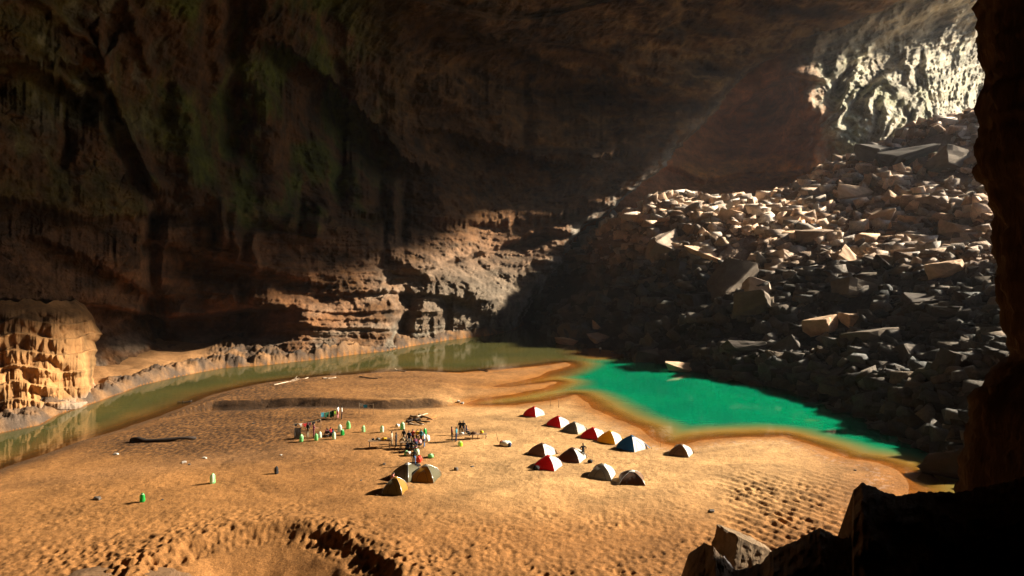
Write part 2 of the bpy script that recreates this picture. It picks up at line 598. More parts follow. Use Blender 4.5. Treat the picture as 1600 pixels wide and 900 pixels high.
def water_mat(name, deep, shallow, d0, d1, rough):
    m, n, b = nodes(name)
    at = n.nodes.new("ShaderNodeAttribute"); at.attribute_name = "depth"
    mr = n.nodes.new("ShaderNodeMapRange"); mr.inputs[1].default_value = d0; mr.inputs[2].default_value = d1
    mr.interpolation_type = 'SMOOTHSTEP'
    n.links.new(at.outputs['Fac'], mr.inputs[0])
    mr2 = n.nodes.new("ShaderNodeMapRange"); mr2.inputs[1].default_value = 0.0; mr2.inputs[2].default_value = d1 * 0.55
    mr2.interpolation_type = 'SMOOTHSTEP'
    n.links.new(at.outputs['Fac'], mr2.inputs[0])
    em = n.nodes.new("ShaderNodeAttribute"); em.attribute_name = "em"
    dcol = mix_col(n, (0.075, 0.074, 0.024), deep, em.outputs['Fac'], 'MIX')
    scol = mix_col(n, (0.13, 0.075, 0.022), shallow, em.outputs['Fac'], 'MIX')
    c = mix_col(n, scol, dcol, mr.outputs[0], 'MIX')
    tcw = n.nodes.new("ShaderNodeTexCoord")
    nsw = noise_node(n, 0.06, 5, 0.6, tcw.outputs['Object'], 0.6)
    c = mix_col(n, c, ramp(n, nsw.outputs[0], [(0.3, (0.72, 0.78, 0.85)), (0.5, 0.98), (0.7, (1.5, 1.18, 1.05))]), 1.0)
    dif = n.nodes.new("ShaderNodeBsdfDiffuse"); n.links.new(c, dif.inputs[0])
    tr = n.nodes.new("ShaderNodeBsdfTransparent"); tr.inputs[0].default_value = (0.86, 0.74, 0.52, 1)
    m1 = n.nodes.new("ShaderNodeMixShader")
    n.links.new(mr2.outputs[0], m1.inputs[0]); n.links.new(tr.outputs[0], m1.inputs[1]); n.links.new(dif.outputs[0], m1.inputs[2])
    gl = n.nodes.new("ShaderNodeBsdfGlossy"); gl.inputs['Roughness'].default_value = rough
    fr = n.nodes.new("ShaderNodeFresnel"); fr.inputs[0].default_value = 1.33
    tc = n.nodes.new("ShaderNodeTexCoord")
    ns = noise_node(n, 0.9, 3, 0.5, tc.outputs['Object'])
    bp = n.nodes.new("ShaderNodeBump"); bp.inputs['Strength'].default_value = 0.12; bp.inputs['Distance'].default_value = 0.1
    n.links.new(ns.outputs[0], bp.inputs['Height'])
    n.links.new(bp.outputs[0], gl.inputs['Normal']); n.links.new(bp.outputs[0], fr.inputs['Normal'])
    m2 = n.nodes.new("ShaderNodeMixShader")
    ge = n.nodes.new("ShaderNodeNewGeometry")
    inv = n.nodes.new("ShaderNodeMath"); inv.operation = 'SUBTRACT'; inv.inputs[0].default_value = 1.0
    n.links.new(ge.outputs['Backfacing'], inv.inputs[1])
    mu = n.nodes.new("ShaderNodeMath"); mu.operation = 'MULTIPLY'
    n.links.new(inv.outputs[0], mu.inputs[0]); n.links.new(fr.outputs[0], mu.inputs[1])
    n.links.new(mu.outputs[0], m2.inputs[0]); n.links.new(m1.outputs[0], m2.inputs[1]); n.links.new(gl.outputs[0], m2.inputs[2])
    n.links.new(m2.outputs[0], n.nodes["Material Output"].inputs[0])
    n.nodes.remove(b)
    return m


wV, wdep, kpool, kriver = make_ground()
M_POOL = water_mat("emerald_water", (0.0, 0.185, 0.088), (0.30, 0.16, 0.03), 0.2, 0.95, 0.03)
_wx = 800 + F * wV[..., 0] / wV[..., 1]; _wy = HOR + F * CAMZ / wV[..., 1]
_em = sst(880, 935, _wx + 6 * pn(_wx * .05, _wy * .1, 0 * _wx)) * sst(548, 562, _wy) + sst(584, 592, _wy) * (_wx > 700)
_em = np.clip(_em, 0, 1)
tag(grid_mesh("pool_water", wV, M_POOL, None, {"depth": wdep, "em": _em}, keep=kpool, flip=True), kind='structure', label="emerald green pool between the beach and the boulder slope")
tag(grid_mesh("river_water", wV, M_POOL, None, {"depth": wdep, "em": _em}, keep=kriver, flip=True), kind='structure', label="olive green river along the foot of the cave wall")


# ------------------------------------------------------------------ cave wall and roof (left and front)
def pstep(x, y, poly, amp, wdt, jag=0.0, jf=0.12, fade=60, down=130, side=1):
    """overhanging lip: rock above the polyline stands out by amp, below it is set back and recovers after `down` pixels"""
    px = [p[0] for p in poly]; py = [p[1] for p in poly]
    ly = np.interp(x, px, py)
    if jag:
        ly = ly + jag * (pn(x * jf, 0 * x + poly[0][1], 0 * x + 3) + 0.6 * pn(x * jf * 2.3, 0 * x + poly[0][1], 0 * x + 8))
    e = sst(px[0] - fade, px[0] + fade * 0.3, x) * (1 - sst(px[-1] - fade * 0.3, px[-1] + fade, x))
    t = y - ly
    below = sst(-wdt, wdt, t) * (1 - sst(down * 0.3, down, t))
    above = (1 - sst(-wdt, wdt, t)) * sst(-down, -down * 0.15, t)
    return e * (amp * below - 0.5 * amp * above)


A_ctrl = [(-900, 700, 60), (-900, 300, 62), (-900, -200, 60), (-900, -900, 50), (-400, 650, 78), (-400, 300, 84), (-400, 0, 82), (-400, -400, 70), (-400, -900, 60),
          (0, 640, 108), (0, 480, 122), (0, 330, 122), (0, 200, 122), (0, 0, 118), (0, -400, 95), (0, -900, 70),
          (150, 590, 132), (200, 530, 150), (200, 400, 146), (200, 200, 152), (200, 0, 142), (350, 560, 157), (350, 500, 168),
          (400, 430, 166), (400, 300, 182), (400, 100, 182), (400, -60, 165), (400, -400, 110), (400, -900, 75),
          (520, 555, 163), (520, 480, 172), (560, 400, 190), (600, 320, 215), (600, 150, 235), (600, 0, 212), (640, 541, 181), (680, 450, 196), (690, 390, 214),
          (740, 520, 208), (750, 460, 206), (760, 400, 236), (750, 250, 258), (750, 100, 252), (750, 0, 222), (750, -400, 125),
          (808, 516, 220), (815, 480, 224), (860, 430, 240), (900, 370, 252), (900, 250, 272), (900, 100, 272), (900, 0, 240),
          (980, 310, 262), (1050, 240, 276), (1050, 100, 288), (1050, 0, 258), (1150, 135, 292), (1150, 0, 268), (1200, -400, 130), (1200, -900, 85),
          (1300, 0, 285), (1300, -100, 235), (1500, -100, 260), (1600, -400, 140), (1800, -400, 145)]
tpsA = TPS([(a, b) for a, b, _ in A_ctrl], [math.log(c) for *_, c in A_ctrl])
edge_y = [-900, -400, -120, -60, -20, 20, 60, 100, 130, 165, 200, 235, 260, 285, 310, 335, 352, 370, 400, 430, 460, 490, 515, 560, 720]
edge_x = [2100, 1900, 1640, 1540, 1450, 1370, 1270, 1190, 1150, 1125, 1095, 1055, 1040, 1005, 975, 950, 915, 900, 884, 862, 842, 820, 812, 808, 800]


def wall_disp(X, Y, Z, x, y):
    k = 0.6 * fbm(X, Y, Z, 45, 3, off=3) * 7
    k = k + 2.4 * ridg(X, Y, Z * 0.8, 22, 4, off=1)
    k = k - 1.5 * ridg(X, Y, Z, 8, 4, 0.6, off=5) + 0.6 * fbm(X, Y, Z, 2.6, 4, 0.65, off=8)
    fr = np.abs(pn(X / 7 + 3, Y / 7, Z / 3.2)); fr2 = np.abs(pn(X / 3 + 9, Y / 3, Z / 1.6))
    k = k + (0.7 * (1 - sst(0, 0.05, fr)) + 0.4 * (1 - sst(0, 0.07, fr2))) * sst(-0.05, 0.3, fbm(X, Y, Z, 12, 2, off=90))
    # bedding
    zz = Z + 0.10 * X + 2.5 * fbm(X, Y, Z, 24, 2, off=11)
    lay = pn(zz / 3.4, 0 * zz + 2.2, X / 70) + 0.6 * pn(zz / 1.4, 0 * zz + 7.7, X / 40) + 0.35 * pn(zz / 0.6, 0 * zz + 1.1, X / 25)
    return k, lay


def make_front_wall():
    ys = np.concatenate([np.arange(-900, -60, 40), np.arange(-60, 600, 1.35), np.arange(600, 760, 6)])
    n_main = 900
    u = np.linspace(0, 1, n_main)
    xe = np.interp(ys, edge_y, edge_x)
    xe = xe + 5 * pn(ys * 0.05, 0 * ys, 0 * ys) + 4 * pn(ys * 0.16, 0 * ys + 4, 0 * ys) + 2 * pn(ys * 0.4, 0 * ys + 4, 0 * ys)
    # columns: coarse left of the frame, fine inside
    xl0 = np.linspace(-900, -60, 22)[:-1]
    x = np.zeros((len(ys), len(xl0) + n_main))
    for i in range(len(ys)):
        x[i, :len(xl0)] = xl0
        x[i, len(xl0):] = -60 + (xe[i] + 60) * u
    y = np.repeat(ys[:, None], x.shape[1], 1)
    d = np.exp(tpsA(x, y))
    X = (x - 800) / F * d; Z = CAMZ + (HOR - y) / F * d
    k, lay = wall_disp(X, d, Z, x, y)
    low = sst(300, 380, y)                                           # bedded lower wall
    k = k + lay * (0.5 + 1.1 * low * sst(150, 420, x) * (1 - 0.55 * sst(600, 760, x)))
    # vertical curtains on the mossy upper left wall
    cur = ridg(X, d, Z * 0.22, 5.5, 3, off=20) * (1 - sst(330, 420, y)) * sst(20, 300, x + 0.3 * y) * (1 - sst(560, 700, x))
    k = k - 0.8 * cur
    ul = (1 - sst(380, 560, x)) * (1 - sst(300, 420, y))
    ac = (X + Z) * 0.7; al_ = (X - Z) * 0.7
    k = k - ul * (3.2 * ridg(ac / 17, al_ / 60, d / 60, 1, 3, off=57) + 1.2 * ridg(ac / 6, al_ / 22, d / 30, 1, 3, off=58))
    ceil = (1 - sst(150, 330, y)) * sst(500, 700, x)
    su = 0.92 * X + 0.39 * d; sv = -0.39 * X + 0.92 * d
    k = k - ceil * (2.4 * ridg(su / 70, sv / 16, Z / 30, 1, 3, off=55) + 1.0 * ridg(su / 30, sv / 5, Z / 12, 1, 3, off=56))
    k = k - ceil * 2.5 * np.sign(pn(su / 80, sv / 22, Z / 30)) * sst(0, 0.08, np.abs(pn(su / 80, sv / 22, Z / 30)))
    # features of the photograph: lips, clefts, ledges
    k = k + pstep(x, y, [(440, 70), (520, 130), (600, 215), (640, 260)], 9, 6, 9, 0.10)
    k = k + pstep(x, y, [(680, 30), (760, 60), (830, 85), (900, 120), (960, 125)], 6, 6, 8, 0.10)
    k = k + pstep(x, y, [(700, 205), (800, 235), (900, 262), (960, 240)], 6, 4, 7, 0.12)
    k = k + pstep(x, y, [(560, 335), (650, 345), (760, 350), (850, 345), (930, 320)], 3, 8, 6, 0.1, down=80)
    k = k + pstep(x, y, [(100, 100), (160, 120), (230, 270), (240, 300)], 5, 6, 8, 0.1, down=90)
    k = k + pstep(x, y, [(-40, 100), (40, 90), (120, 150)], 5, 6, 8, 0.1, down=90)
    k = k + pstep(x, y, [(-60, 470), (60, 472), (160, 478), (260, 500), (360, 488), (420, 480)], 7, 5, 3, 0.05, down=70)
    k = k + pstep(x, y, [(60, 372), (130, 400), (200, 440), (240, 465)], 4, 5, 5, 0.08, down=60)
    k = k + pstep(x, y, [(250, 380), (330, 400), (430, 425), (500, 445)], 4, 4, 4, 0.08, down=55)
    k = k + pstep(x, y, [(-60, 300), (60, 320), (140, 345), (240, 335)], 4, 6, 6, 0.08, down=70)
    k = k + pstep(x, y, [(460, 335), (560, 350), (640, 385), (700, 415), (760, 450)], -5, 7, 4, 0.08, down=60)
    k = k + pstep(x, y, [(520, 460), (600, 455), (690, 462), (740, 470)], 2, 3, 4, 0.06, down=30)
    k = k + pstep(x, y, [(650, 425), (740, 400), (800, 380), (850, 360)], 4, 6, 4, 0.06, down=60)
    for (cx, y0, y1, wd, am) in [(365, -100, 250, 22, 8), (325, 0, 150, 14, 5), (238, 330, 500, 12, 5), (335, 330, 390, 10, 4), (530, 100, 330, 14, 5), (470, 310, 370, 8, 4), (632, 300, 400, 7, 4),
                                 (605, 300, 400, 5, 3), (632, 455, 535, 14, 6), (700, 480, 530, 8, 3), (590, 180, 330, 18, 5), (100, 180, 260, 10, 4), (140, 110, 190, 9, 4), (170, 150, 200, 8, 4), (520, 0, 120, 16, 4),
                                 (380, 430, 530, 9, 3), (245, 470, 540, 14, 5), (820, 100, 240, 10, 2)]:
        xx = cx + 10 * pn(y * 0.02, 0 * y + cx, 0 * y)
        k = k + am * np.exp(-((x - xx) / wd) ** 2) * sst(y0 - 20, y0 + 20, y) * (1 - sst(y1 - 25, y1 + 15, y))
    # hanging drapery strips (light ribs)
    for (x0, y0, x1, y1, am, wd) in [(-20, 70, 140, 140, -3, 9), (60, 0, 170, 95, -3, 8), (150, 40, 165, 105, -3, 6), (165, 105, 185, 60, -2, 6), (150, 130, 240, 280, -3, 7), (200, 0, 235, 110, -3, 8), (420, 160, 430, 300, -4, 22), (290, 150, 300, 300, -4, 20), (235, 260, 250, 300, -3, 8), (345, 325, 350, 370, -5, 10), (365, 330, 372, 400, -4, 8), (395, 370, 400, 420, -4, 8), (500, 330, 495, 370, -4, 10), (612, 290, 618, 370, -3, 10)]:
        dd = seg_dist(x + 7 * pn(x * .04, y * .04, 0 * x), y + 7 * pn(x * .04, y * .04, 0 * x + 5), [(x0, y0), (x1, y1)])
        k = k + am * np.exp(-(dd / wd) ** 2)
    amp = np.clip(d / 150.0, 0.5, 1.6)
    dn = d + k * amp
    # the arch edge rolls away to the far side
    un = np.zeros_like(x); un[:, len(xl0):] = np.repeat(u[None], len(ys), 0)
    lastpx = (xe[:, None] - x)
    rim = sst(-150, 20, -y) if False else 1.0
    roll = np.clip(1 - lastpx / 34.0, 0, 1)
    rr = (y > 95)
    dn = dn + np.where(rr, 16 * (1 - np.sqrt(np.clip(1 - roll ** 2, 0, 1))), 6 * roll ** 2)
    dn = np.where(y > HOR + 10, np.minimum(dn, (CAMZ + 2.5) * F / np.maximum(y - HOR, 10)), dn)
    V = np.stack([(x - 800) / F * dn, dn, CAMZ + (HOR - y) / F * dn], -1)
    # back side of the rim: real thickness
    ext = []
    for j, (bk, sh) in enumerate([(8, 4), (20, 10), (40, 18), (70, 30)]):
        xx = xe - sh; dd = dn[:, -1] + bk
        ext.append(np.stack([(xx - 800) / F * dd, dd, CAMZ + (HOR - ys) / F * dd], -1)[:, None])
    # colours
    Xv, Yv, Zv = V[..., 0], V[..., 1], V[..., 2]
    br = np.array([0.165, 0.075, 0.025]); orange = np.array([0.215, 0.098, 0.04]); grey = np.array([0.165, 0.135, 0.10]); green = np.array([0.13, 0.145, 0.02]); dk = np.array([0.055, 0.038, 0.022]); pale = np.array([0.30, 0.25, 0.14])
    nf = fbm(Xv, Yv, Zv, 20, 4, off=31); nf2 = fbm(Xv, Yv, Zv, 7, 4, 0.6, off=41); st = fbm(Xv, Yv, Zv * 4, 14, 4, off=51); vs = fbm(Xv, Yv, Zv * 0.2, 4, 4, off=61)
    C = np.zeros(V.shape) + br
    C = lerp(C, dk, sst(-0.1, 0.35, nf2) * 0.7)
    C = lerp(C, orange, sst(290, 420, y + 60 * nf) * sst(-0.25, 0.2, st + 0.1))
    gm = sst(-0.15, 0.25, nf + 0.35 * vs) * (1 - sst(300, 370, y + 80 * nf2)) * (1 - sst(520, 680, x + 60 * nf)) * (0.45 + 0.55 * sst(200, 320, x))
    C = lerp(C, green, np.clip(gm * 1.1, 0, 1))
    pl = ((1 - sst(180, 280, x)) * (1 - sst(100, 300, y)) * sst(0.05, 0.3, nf2))
    C = lerp(C, pale, np.clip(pl, 0, 1) * 0.7)
    gr = sst(470, 720, x + 200 * st) * sst(340, 460, y) * 0.9 + sst(500, 540, y) * 0.7 * sst(-0.2, 0.2, st)
    C = lerp(C, grey, np.clip(gr, 0, 1))
    ed = sst(34, 6, lastpx) if False else (1 - sst(4, 36, lastpx + 22 * nf2)) * (y > 90) * (y < 520)
    C = lerp(C, np.array([0.36, 0.33, 0.28]), np.clip(ed, 0, 1) * sst(-0.25, 0.1, nf2))
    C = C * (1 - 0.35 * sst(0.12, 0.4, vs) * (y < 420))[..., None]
    C = C * (1 - 0.38 * (1 - sst(330, 430, y + 40 * nf)) * (1 - sst(560, 760, x)))[..., None]  # dim light of the upper left wall put into its colour
    rv = ridg(Xv, Yv, Zv, 9, 5, 0.62, off=71); rv2 = ridg(Xv, Yv, Zv, 2.6, 4, 0.6, off=81)
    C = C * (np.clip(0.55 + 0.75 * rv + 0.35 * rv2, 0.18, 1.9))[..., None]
    C = C * (0.95 + 0.5 * st + 0.35 * nf2)[..., None]
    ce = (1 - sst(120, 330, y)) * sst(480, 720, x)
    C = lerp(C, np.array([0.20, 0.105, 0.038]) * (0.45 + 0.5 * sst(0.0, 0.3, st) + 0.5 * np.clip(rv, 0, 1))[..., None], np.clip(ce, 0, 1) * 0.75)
    swp = ridg((0.92 * Xv + 0.39 * Yv) / 65, (-0.39 * Xv + 0.92 * Yv) / 9, Zv / 14, 1, 4, 0.6, off=55)
    C = C * (1 + np.clip(ce, 0, 1) * (np.clip(0.35 + 1.1 * swp, 0.25, 1.9) - 1))[..., None]
    C = lerp(C, np.array([0.34, 0.20, 0.08]), 0.6 * np.clip(ce, 0, 1) * sst(0.45, 0.8, swp) * sst(700, 1200, x))
    V = np.concatenate([V] + ext, 1)
    C = np.concatenate([C, np.repeat(C[:, -1:], 4, 1)], 1)
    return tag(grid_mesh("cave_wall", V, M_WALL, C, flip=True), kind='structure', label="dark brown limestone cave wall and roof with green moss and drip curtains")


make_front_wall()

# ------------------------------------------------------------------ far chamber wall (beyond the arch)
B_ctrl = [(780, 600, 300), (780, 300, 300), (780, -100, 300), (900, 450, 300), (900, 380, 292), (1000, 345, 288), (1000, 250, 300), (1100, 320, 296), (1100, 250, 318), (1100, 180, 322), (1200, 305, 300), (1200, 230, 318),
          (1200, 150, 322), (1240, 110, 306), (1262, 150, 300), (1280, 250, 294), (1320, 200, 300), (1320, 120, 316), (1380, 260, 305), (1400, 180, 312), (1400, 100, 330), (1460, 220, 335), (1460, 130, 350),
          (1530, 190, 420), (1530, 120, 410), (1530, 60, 380), (1600, 150, 480), (1150, 60, 312), (1250, 60, 305), (1250, 0, 300), (1350, 40, 318), (1350, -30, 300), (1450, 40, 340), (1450, -40, 310), (1530, 0, 350), (1600, 0, 400),
          (1300, 500, 310), (1600, 400, 430)]
tpsB = TPS([(a, b) for a, b, _ in B_ctrl], [math.log(c) for *_, c in B_ctrl])


def make_far_wall():
    ys = np.arange(-46, 420, 1.5)
    xs = np.concatenate([np.arange(780, 880, 8), np.arange(880, 1570, 1.5), np.arange(1570, 1640, 6)])
    x, y = np.meshgrid(xs, ys)
    d = np.exp(tpsB(x, y))
    X = (x - 800) / F * d; Z = CAMZ + (HOR - y) / F * d
    k, lay = wall_disp(X, d, Z, x, y)
    smooth = np.clip(sst(1230, 1270, x) + (1 - sst(80, 130, y)) * 0.5, 0.12, 1)     # the red recess is smoother
    k = k * (0.25 + 0.9 * smooth) + lay * 0.5
    # flowing ribs right of the recess
    rot = (x - 1250) * 0.85 + (y - 100) * 0.55
    along = -(x - 1250) * 0.55 + (y - 100) * 0.85
    wob = 16 * fbm(x / 100, y / 100, 0 * x, 0.5, 3)
    wob = wob + 22 * pn(x / 70, y / 70, 0 * x + 2)
    rib = 1 - 2.0 * np.abs(pn((rot + wob) / 44, along / 240, 0 * x)) + 0.45 * (1 - 2 * np.abs(pn((rot + wob) / 17, along / 120, 0 * x + 4)))
    st0 = 1240 + 0.28 * (y - 120) + 26 * pn(x / 40, y / 40, 0 * x + 6)
    rm = sst(st0, st0 + 70, x) * (0.3 + 0.7 * sst(50, 140, y))
    k = k - rm * 9.0 * rib
    hold = ridg(X, d, Z, 22, 5, 0.62, off=77)
    k = k - 4.5 * hold * rm + 6 * rm * sst(0.05, 0.5, fbm(X, d, Z, 26, 3, off=88))
    k = k - 1.6 * rm * ridg(X, d, Z, 5, 4, 0.65, off=33) + 1.5 * rm * (1 - sst(0, 0.07, np.abs(pn(X / 9, d / 9, Z / 9))))
    # streaks on the roof running to the light
    rr = (x - 1200) * 0.35 + (y - 60) * 0.94
    al = (x - 1200) * 0.94 - (y - 60) * 0.35
    k = k - 2.5 * (1 - sst(90, 190, y)) * sst(1180, 1300, x) * ridg(rr / 12, al / 60, 0 * x, 1, 3, off=5)
    # lip over the red recess and its dark lower seam
    k = k + pstep(x, y, [(1050, 262), (1100, 285), (1150, 305 - 30), (1250, 270)], 4, 5, 3, 0.05, down=60)
    k = k + pstep(x, y, [(1140, 175), (1180, 150), (1240, 118), (1290, 128), (1340, 95), (1420, 40), (1520, -10)], 8, 6, 4, 0.05, down=70)
    k = k - 7 * np.exp(-(seg_dist(x + 6 * pn(x * .05, y * .05, 0 * x), y, [(1243, 118), (1262, 165), (1285, 170), (1275, 250), (1262, 290)]) / 15) ** 2)
    dn = d + k * 1.3
    V = np.stack([(x - 800) / F * dn, dn, CAMZ + (HOR - y) / F * dn], -1)
    Xv, Yv, Zv = V[..., 0], V[..., 1], V[..., 2]
    nf = fbm(Xv, Yv, Zv, 26, 4, off=31); nf2 = fbm(Xv, Yv, Zv, 8, 4, 0.6, off=41); st = fbm(Xv * .4 + Zv * .2, Yv, Zv * 3, 14, 4, off=51)
    red = np.array([0.50, 0.21, 0.09]); redo = np.array([0.70, 0.32, 0.10]); pale = np.array([0.52, 0.49, 0.38]); br = np.array([0.15, 0.09, 0.045]); gre = np.array([0.27, 0.30, 0.16])
    C = np.zeros(V.shape) + red
    C = lerp(C, redo, np.exp(-((y - 275 - 25 * nf) / 22) ** 2) * sst(1040, 1090, x))
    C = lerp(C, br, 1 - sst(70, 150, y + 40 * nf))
    C = lerp(C, np.array([0.42, 0.36, 0.24]), (1 - sst(90, 170, y + 30 * nf)) * sst(1230, 1420, x + 40 * nf2))  # roof paled towards the mouth: incoming daylight put into the colour
    pm = sst(1245, 1300, x - 0.22 * (y - 120) + 36 * nf2) * sst(20, 110, y - 0.16 * (1500 - x) + 30 * nf)
    C = lerp(C, np.array([0.20, 0.16, 0.11]), np.clip(pm, 0, 1))
    C = lerp(C, pale, np.clip(pm, 0, 1) * np.clip(0.25 + 0.9 * nf2 + 0.65 * rib + 0.5 * sst(1400, 1520, x), 0.0, 1))
    C = lerp(C, gre, np.clip(pm * sst(0.0, 0.3, nf), 0, 1) * 0.5)
    rv = ridg(Xv, Yv, Zv, 12, 5, 0.62, off=71)
    sw2 = ridg(rr / 16, al / 90, 0 * x, 1, 4, 0.6, off=5)
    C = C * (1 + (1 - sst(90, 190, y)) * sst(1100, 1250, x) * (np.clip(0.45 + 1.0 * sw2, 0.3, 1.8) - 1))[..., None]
    C = C * (0.8 + 0.4 * rv + 0.6 * st + 0.35 * nf2)[..., None]
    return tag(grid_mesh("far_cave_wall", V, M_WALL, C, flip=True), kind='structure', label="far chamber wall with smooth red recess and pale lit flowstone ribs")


make_far_wall()

# ------------------------------------------------------------------ boulder slope base
S_pts = []
for (x, y) in foot_slope:
    X, Y = G0(x, y); S_pts.append((X, Y, -1.2))
for (x, y, d) in [(840, 445, 262), (870, 405, 262), (900, 376, 262), (960, 360, 254), (1000, 345, 248), (1060, 330, 246), (1140, 326, 242), (1200, 324, 250), (1260, 297, 256), (1320, 262, 262), (1400, 222, 270),
                  (1460, 202, 275), (1530, 187, 280), (1700, 160, 285), (1000, 395, 224), (1150, 400, 188), (1300, 405, 178), (1400, 385, 180), (1530, 335, 178), (1100, 450, 170), (1300, 450, 147),
                  (1450, 500, 118), (1450, 400, 165), (1600, 400, 140), (1600, 500, 100), (930, 450, 236), (1000, 480, 176), (1200, 520, 137), (1000, 335, 290), (1200, 330, 300), (1400, 260, 320), (1600, 200, 330), (860, 440, 300), (1900, 250, 260), (1900, 450, 110)]:
    p = P(x, y, d); S_pts.append((p.x, p.y, p.z))
tpsS = TPS([(a, b) for a, b, _ in S_pts], [c for *_, c in S_pts], scale=100.0, reg=2e-3)


def slope_h(X, Y):
    z = tpsS(X, Y)
    fd = seg_dist(X, Y, W_foot)
    z = smin(z, -1.0 + (0.43 + 0.9 * (1 - sst(70, 92, Y)) + 0.5 * sst(170, 225, Y)) * fd + 6 * sst(45, 75, fd), 3.0)
    up = sst(0, 12, fd)
    z = z + up * (4.6 * fbm(X, Y, 0, 30, 3, off=3) + 2.2 * ridg(X, Y, 0, 11, 3, off=6))
    return z


def make_slope():
    xs = np.arange(770, 1720, 2.6)
    ds = np.exp(np.linspace(math.log(62), math.log(335), 460))
    x, Y = np.meshgrid(xs, ds)
    X = (x - 800) / F * Y
    z = slope_h(X, Y)
    f1, f21 = cells(X / 2.6, Y / 2.6, 3); g1, g21 = cells(X / 1.2, Y / 1.2, 9)
    z = z + 1.0 * (0.5 - f1) + 0.45 * (0.5 - g1) + 0.5 * fbm(X, Y, 1, 3, 3)
    ins = sdf(X, Y, W_foot + [(400, 60), (400, 500), (-20, 500)])
    z = np.where(ins > 0, z, -1.2 - 0.3 * np.minimum(-ins, 10))
    V = np.stack([X, Y, z], -1)
    py = HOR - (z - CAMZ) * F / Y
    nf = fbm(X, Y, z, 16, 4, off=2)
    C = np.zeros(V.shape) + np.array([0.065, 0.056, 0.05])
    C = lerp(C, np.array([0.34, 0.23, 0.16]), (1 - sst(370, 450, py + 50 * nf)))  # ridge scree paler: its sunlight put into the colour, lower scree's shade too
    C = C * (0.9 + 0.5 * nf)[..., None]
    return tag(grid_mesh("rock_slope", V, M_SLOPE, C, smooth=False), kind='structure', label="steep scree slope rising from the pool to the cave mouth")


make_slope()


# ------------------------------------------------------------------ rocks
def rock_mesh(seed, sub=3, flat=1.0, planes=16, nz=0.07):
    rng = random.Random(seed)
    bm = bmesh.new()
    bmesh.ops.create_icosphere(bm, subdivisions=sub, radius=1.0)
    v = np.array([p.co[:] for p in bm.verts])
    v /= np.linalg.norm(v, axis=1)[:, None]
    ax = Matrix.Rotation(rng.uniform(0, 1), 3, 'X')
    nr = []
    for k in range(3):
        for sg in (-1, 1):
            e = [0, 0, 0]; e[k] = sg
            nr.append([e[j] + rng.gauss(0, 0.16) for j in range(3)])
    for _ in range(max(3, planes - 7)):
        nr.append([rng.gauss(0, 1) for _ in range(3)])
    nr = np.array(nr)
    nr /= np.linalg.norm(nr, axis=1)[:, None]
    ds = np.array([rng.uniform(0.55, 0.80) for _ in range(6)] + [rng.uniform(0.72, 1.0) for _ in range(len(nr) - 6)])
    dots = v @ nr.T
    r = np.where(dots > 0.02, ds[None] / np.maximum(dots, 0.02), 9).min(1)
    r = np.minimum(r, 1.35)
    o = seed * 3.7
    r = r * (1 + nz * fbm(v[:, 0] + o, v[:, 1], v[:, 2], 0.45, 3))
    v = v * r[:, None] * np.array([1.25, 0.95, 0.8 * flat])
    for p, c in zip(bm.verts, v):
        p.co = c
    bm.normal_update()
    return bm


def hull_rock(seed, n=12, flat=1.0, sub=0):
    """angular broken block: convex hull of jittered box corners and a few extra points"""
    rng = random.Random(seed * 13 + 5)
    bm = bmesh.new()
    for sx in (-1, 1):
        for sy in (-1, 1):
            for sz in (-1, 1):
                if rng.random() < 0.82:
                    bm.verts.new((sx * rng.uniform(.55, 1.15), sy * rng.uniform(.45, .95), sz * rng.uniform(.35, .8) * flat))
    for _ in range(n - 6):
        v = Vector([rng.gauss(0, 1) for _ in range(3)]).normalized() * rng.uniform(.8, 1.05)
        bm.verts.new((v.x, v.y * .85, v.z * .75 * flat))
    r = bmesh.ops.convex_hull(bm, input=bm.verts[:])
    bmesh.ops.delete(bm, geom=list({g for g in r['geom_interior'] + r['geom_unused'] if isinstance(g, bmesh.types.BMVert)}), context='VERTS')
    if sub:
        bmesh.ops.bevel(bm, geom=bm.edges[:], offset=0.035, segments=1, affect='EDGES')
        bmesh.ops.triangulate(bm, faces=bm.faces[:])
        bmesh.ops.subdivide_edges(bm, edges=bm.edges[:], cuts=sub, use_grid_fill=True)
        co = np.array([v.co[:] for v in bm.verts])
        k = 0.10 * ridg(co[:, 0], co[:, 1], co[:, 2] * 1.6, 0.6, 3, off=seed) + 0.05 * fbm(co[:, 0], co[:, 1], co[:, 2], 0.2, 2, off=seed)
        for v, q in zip(bm.verts, k):
            v.co *= 1 + q
    return bm


def mesh_from(bm, name, mat):
    me = bpy.data.meshes.new(name); bm.to_mesh(me); bm.free(); me.materials.append(mat); return me


ROCKS = [mesh_from(hull_rock(i, 11 + i % 9, [1, 0.85, 1.2, 0.8, 1.0, 1][i % 6], 3), "boulder", M_BOULD_DIM) for i in range(16)]
ROCKS2 = [mesh_from(hull_rock(40 + i, 11 + i % 9, [1.0, 0.8, 1.1, 0.7, 0.95, 0.8][i % 6], 3), "boulder", M_BOULD_LIT) for i in range(16)]


def place_rock(me, X, Y, Z, s, rot, label, group=None, cat="boulder", name="boulder"):
    o = bpy.data.objects.new(name, me)
    COL.objects.link(o)
    o.location = (X, Y, Z); o.scale = s if isinstance(s, tuple) else (s, s, s); o.rotation_euler = rot
    tag(o, label, cat, group)
    return o


def slope_hit(px, py):
    """world point where the sight line of a photo pixel meets the slope"""
    ds = np.linspace(66, 300, 900)
    X = (px - 800) / F * ds; Z = CAMZ + (HOR - py) / F * ds
    z = slope_h(X, ds)
    k = np.argmax(z > Z)
    if not (z > Z).any():
        k = int(np.argmin(Z - z))
    return float(X[k]), float(ds[k]), float(z[k])


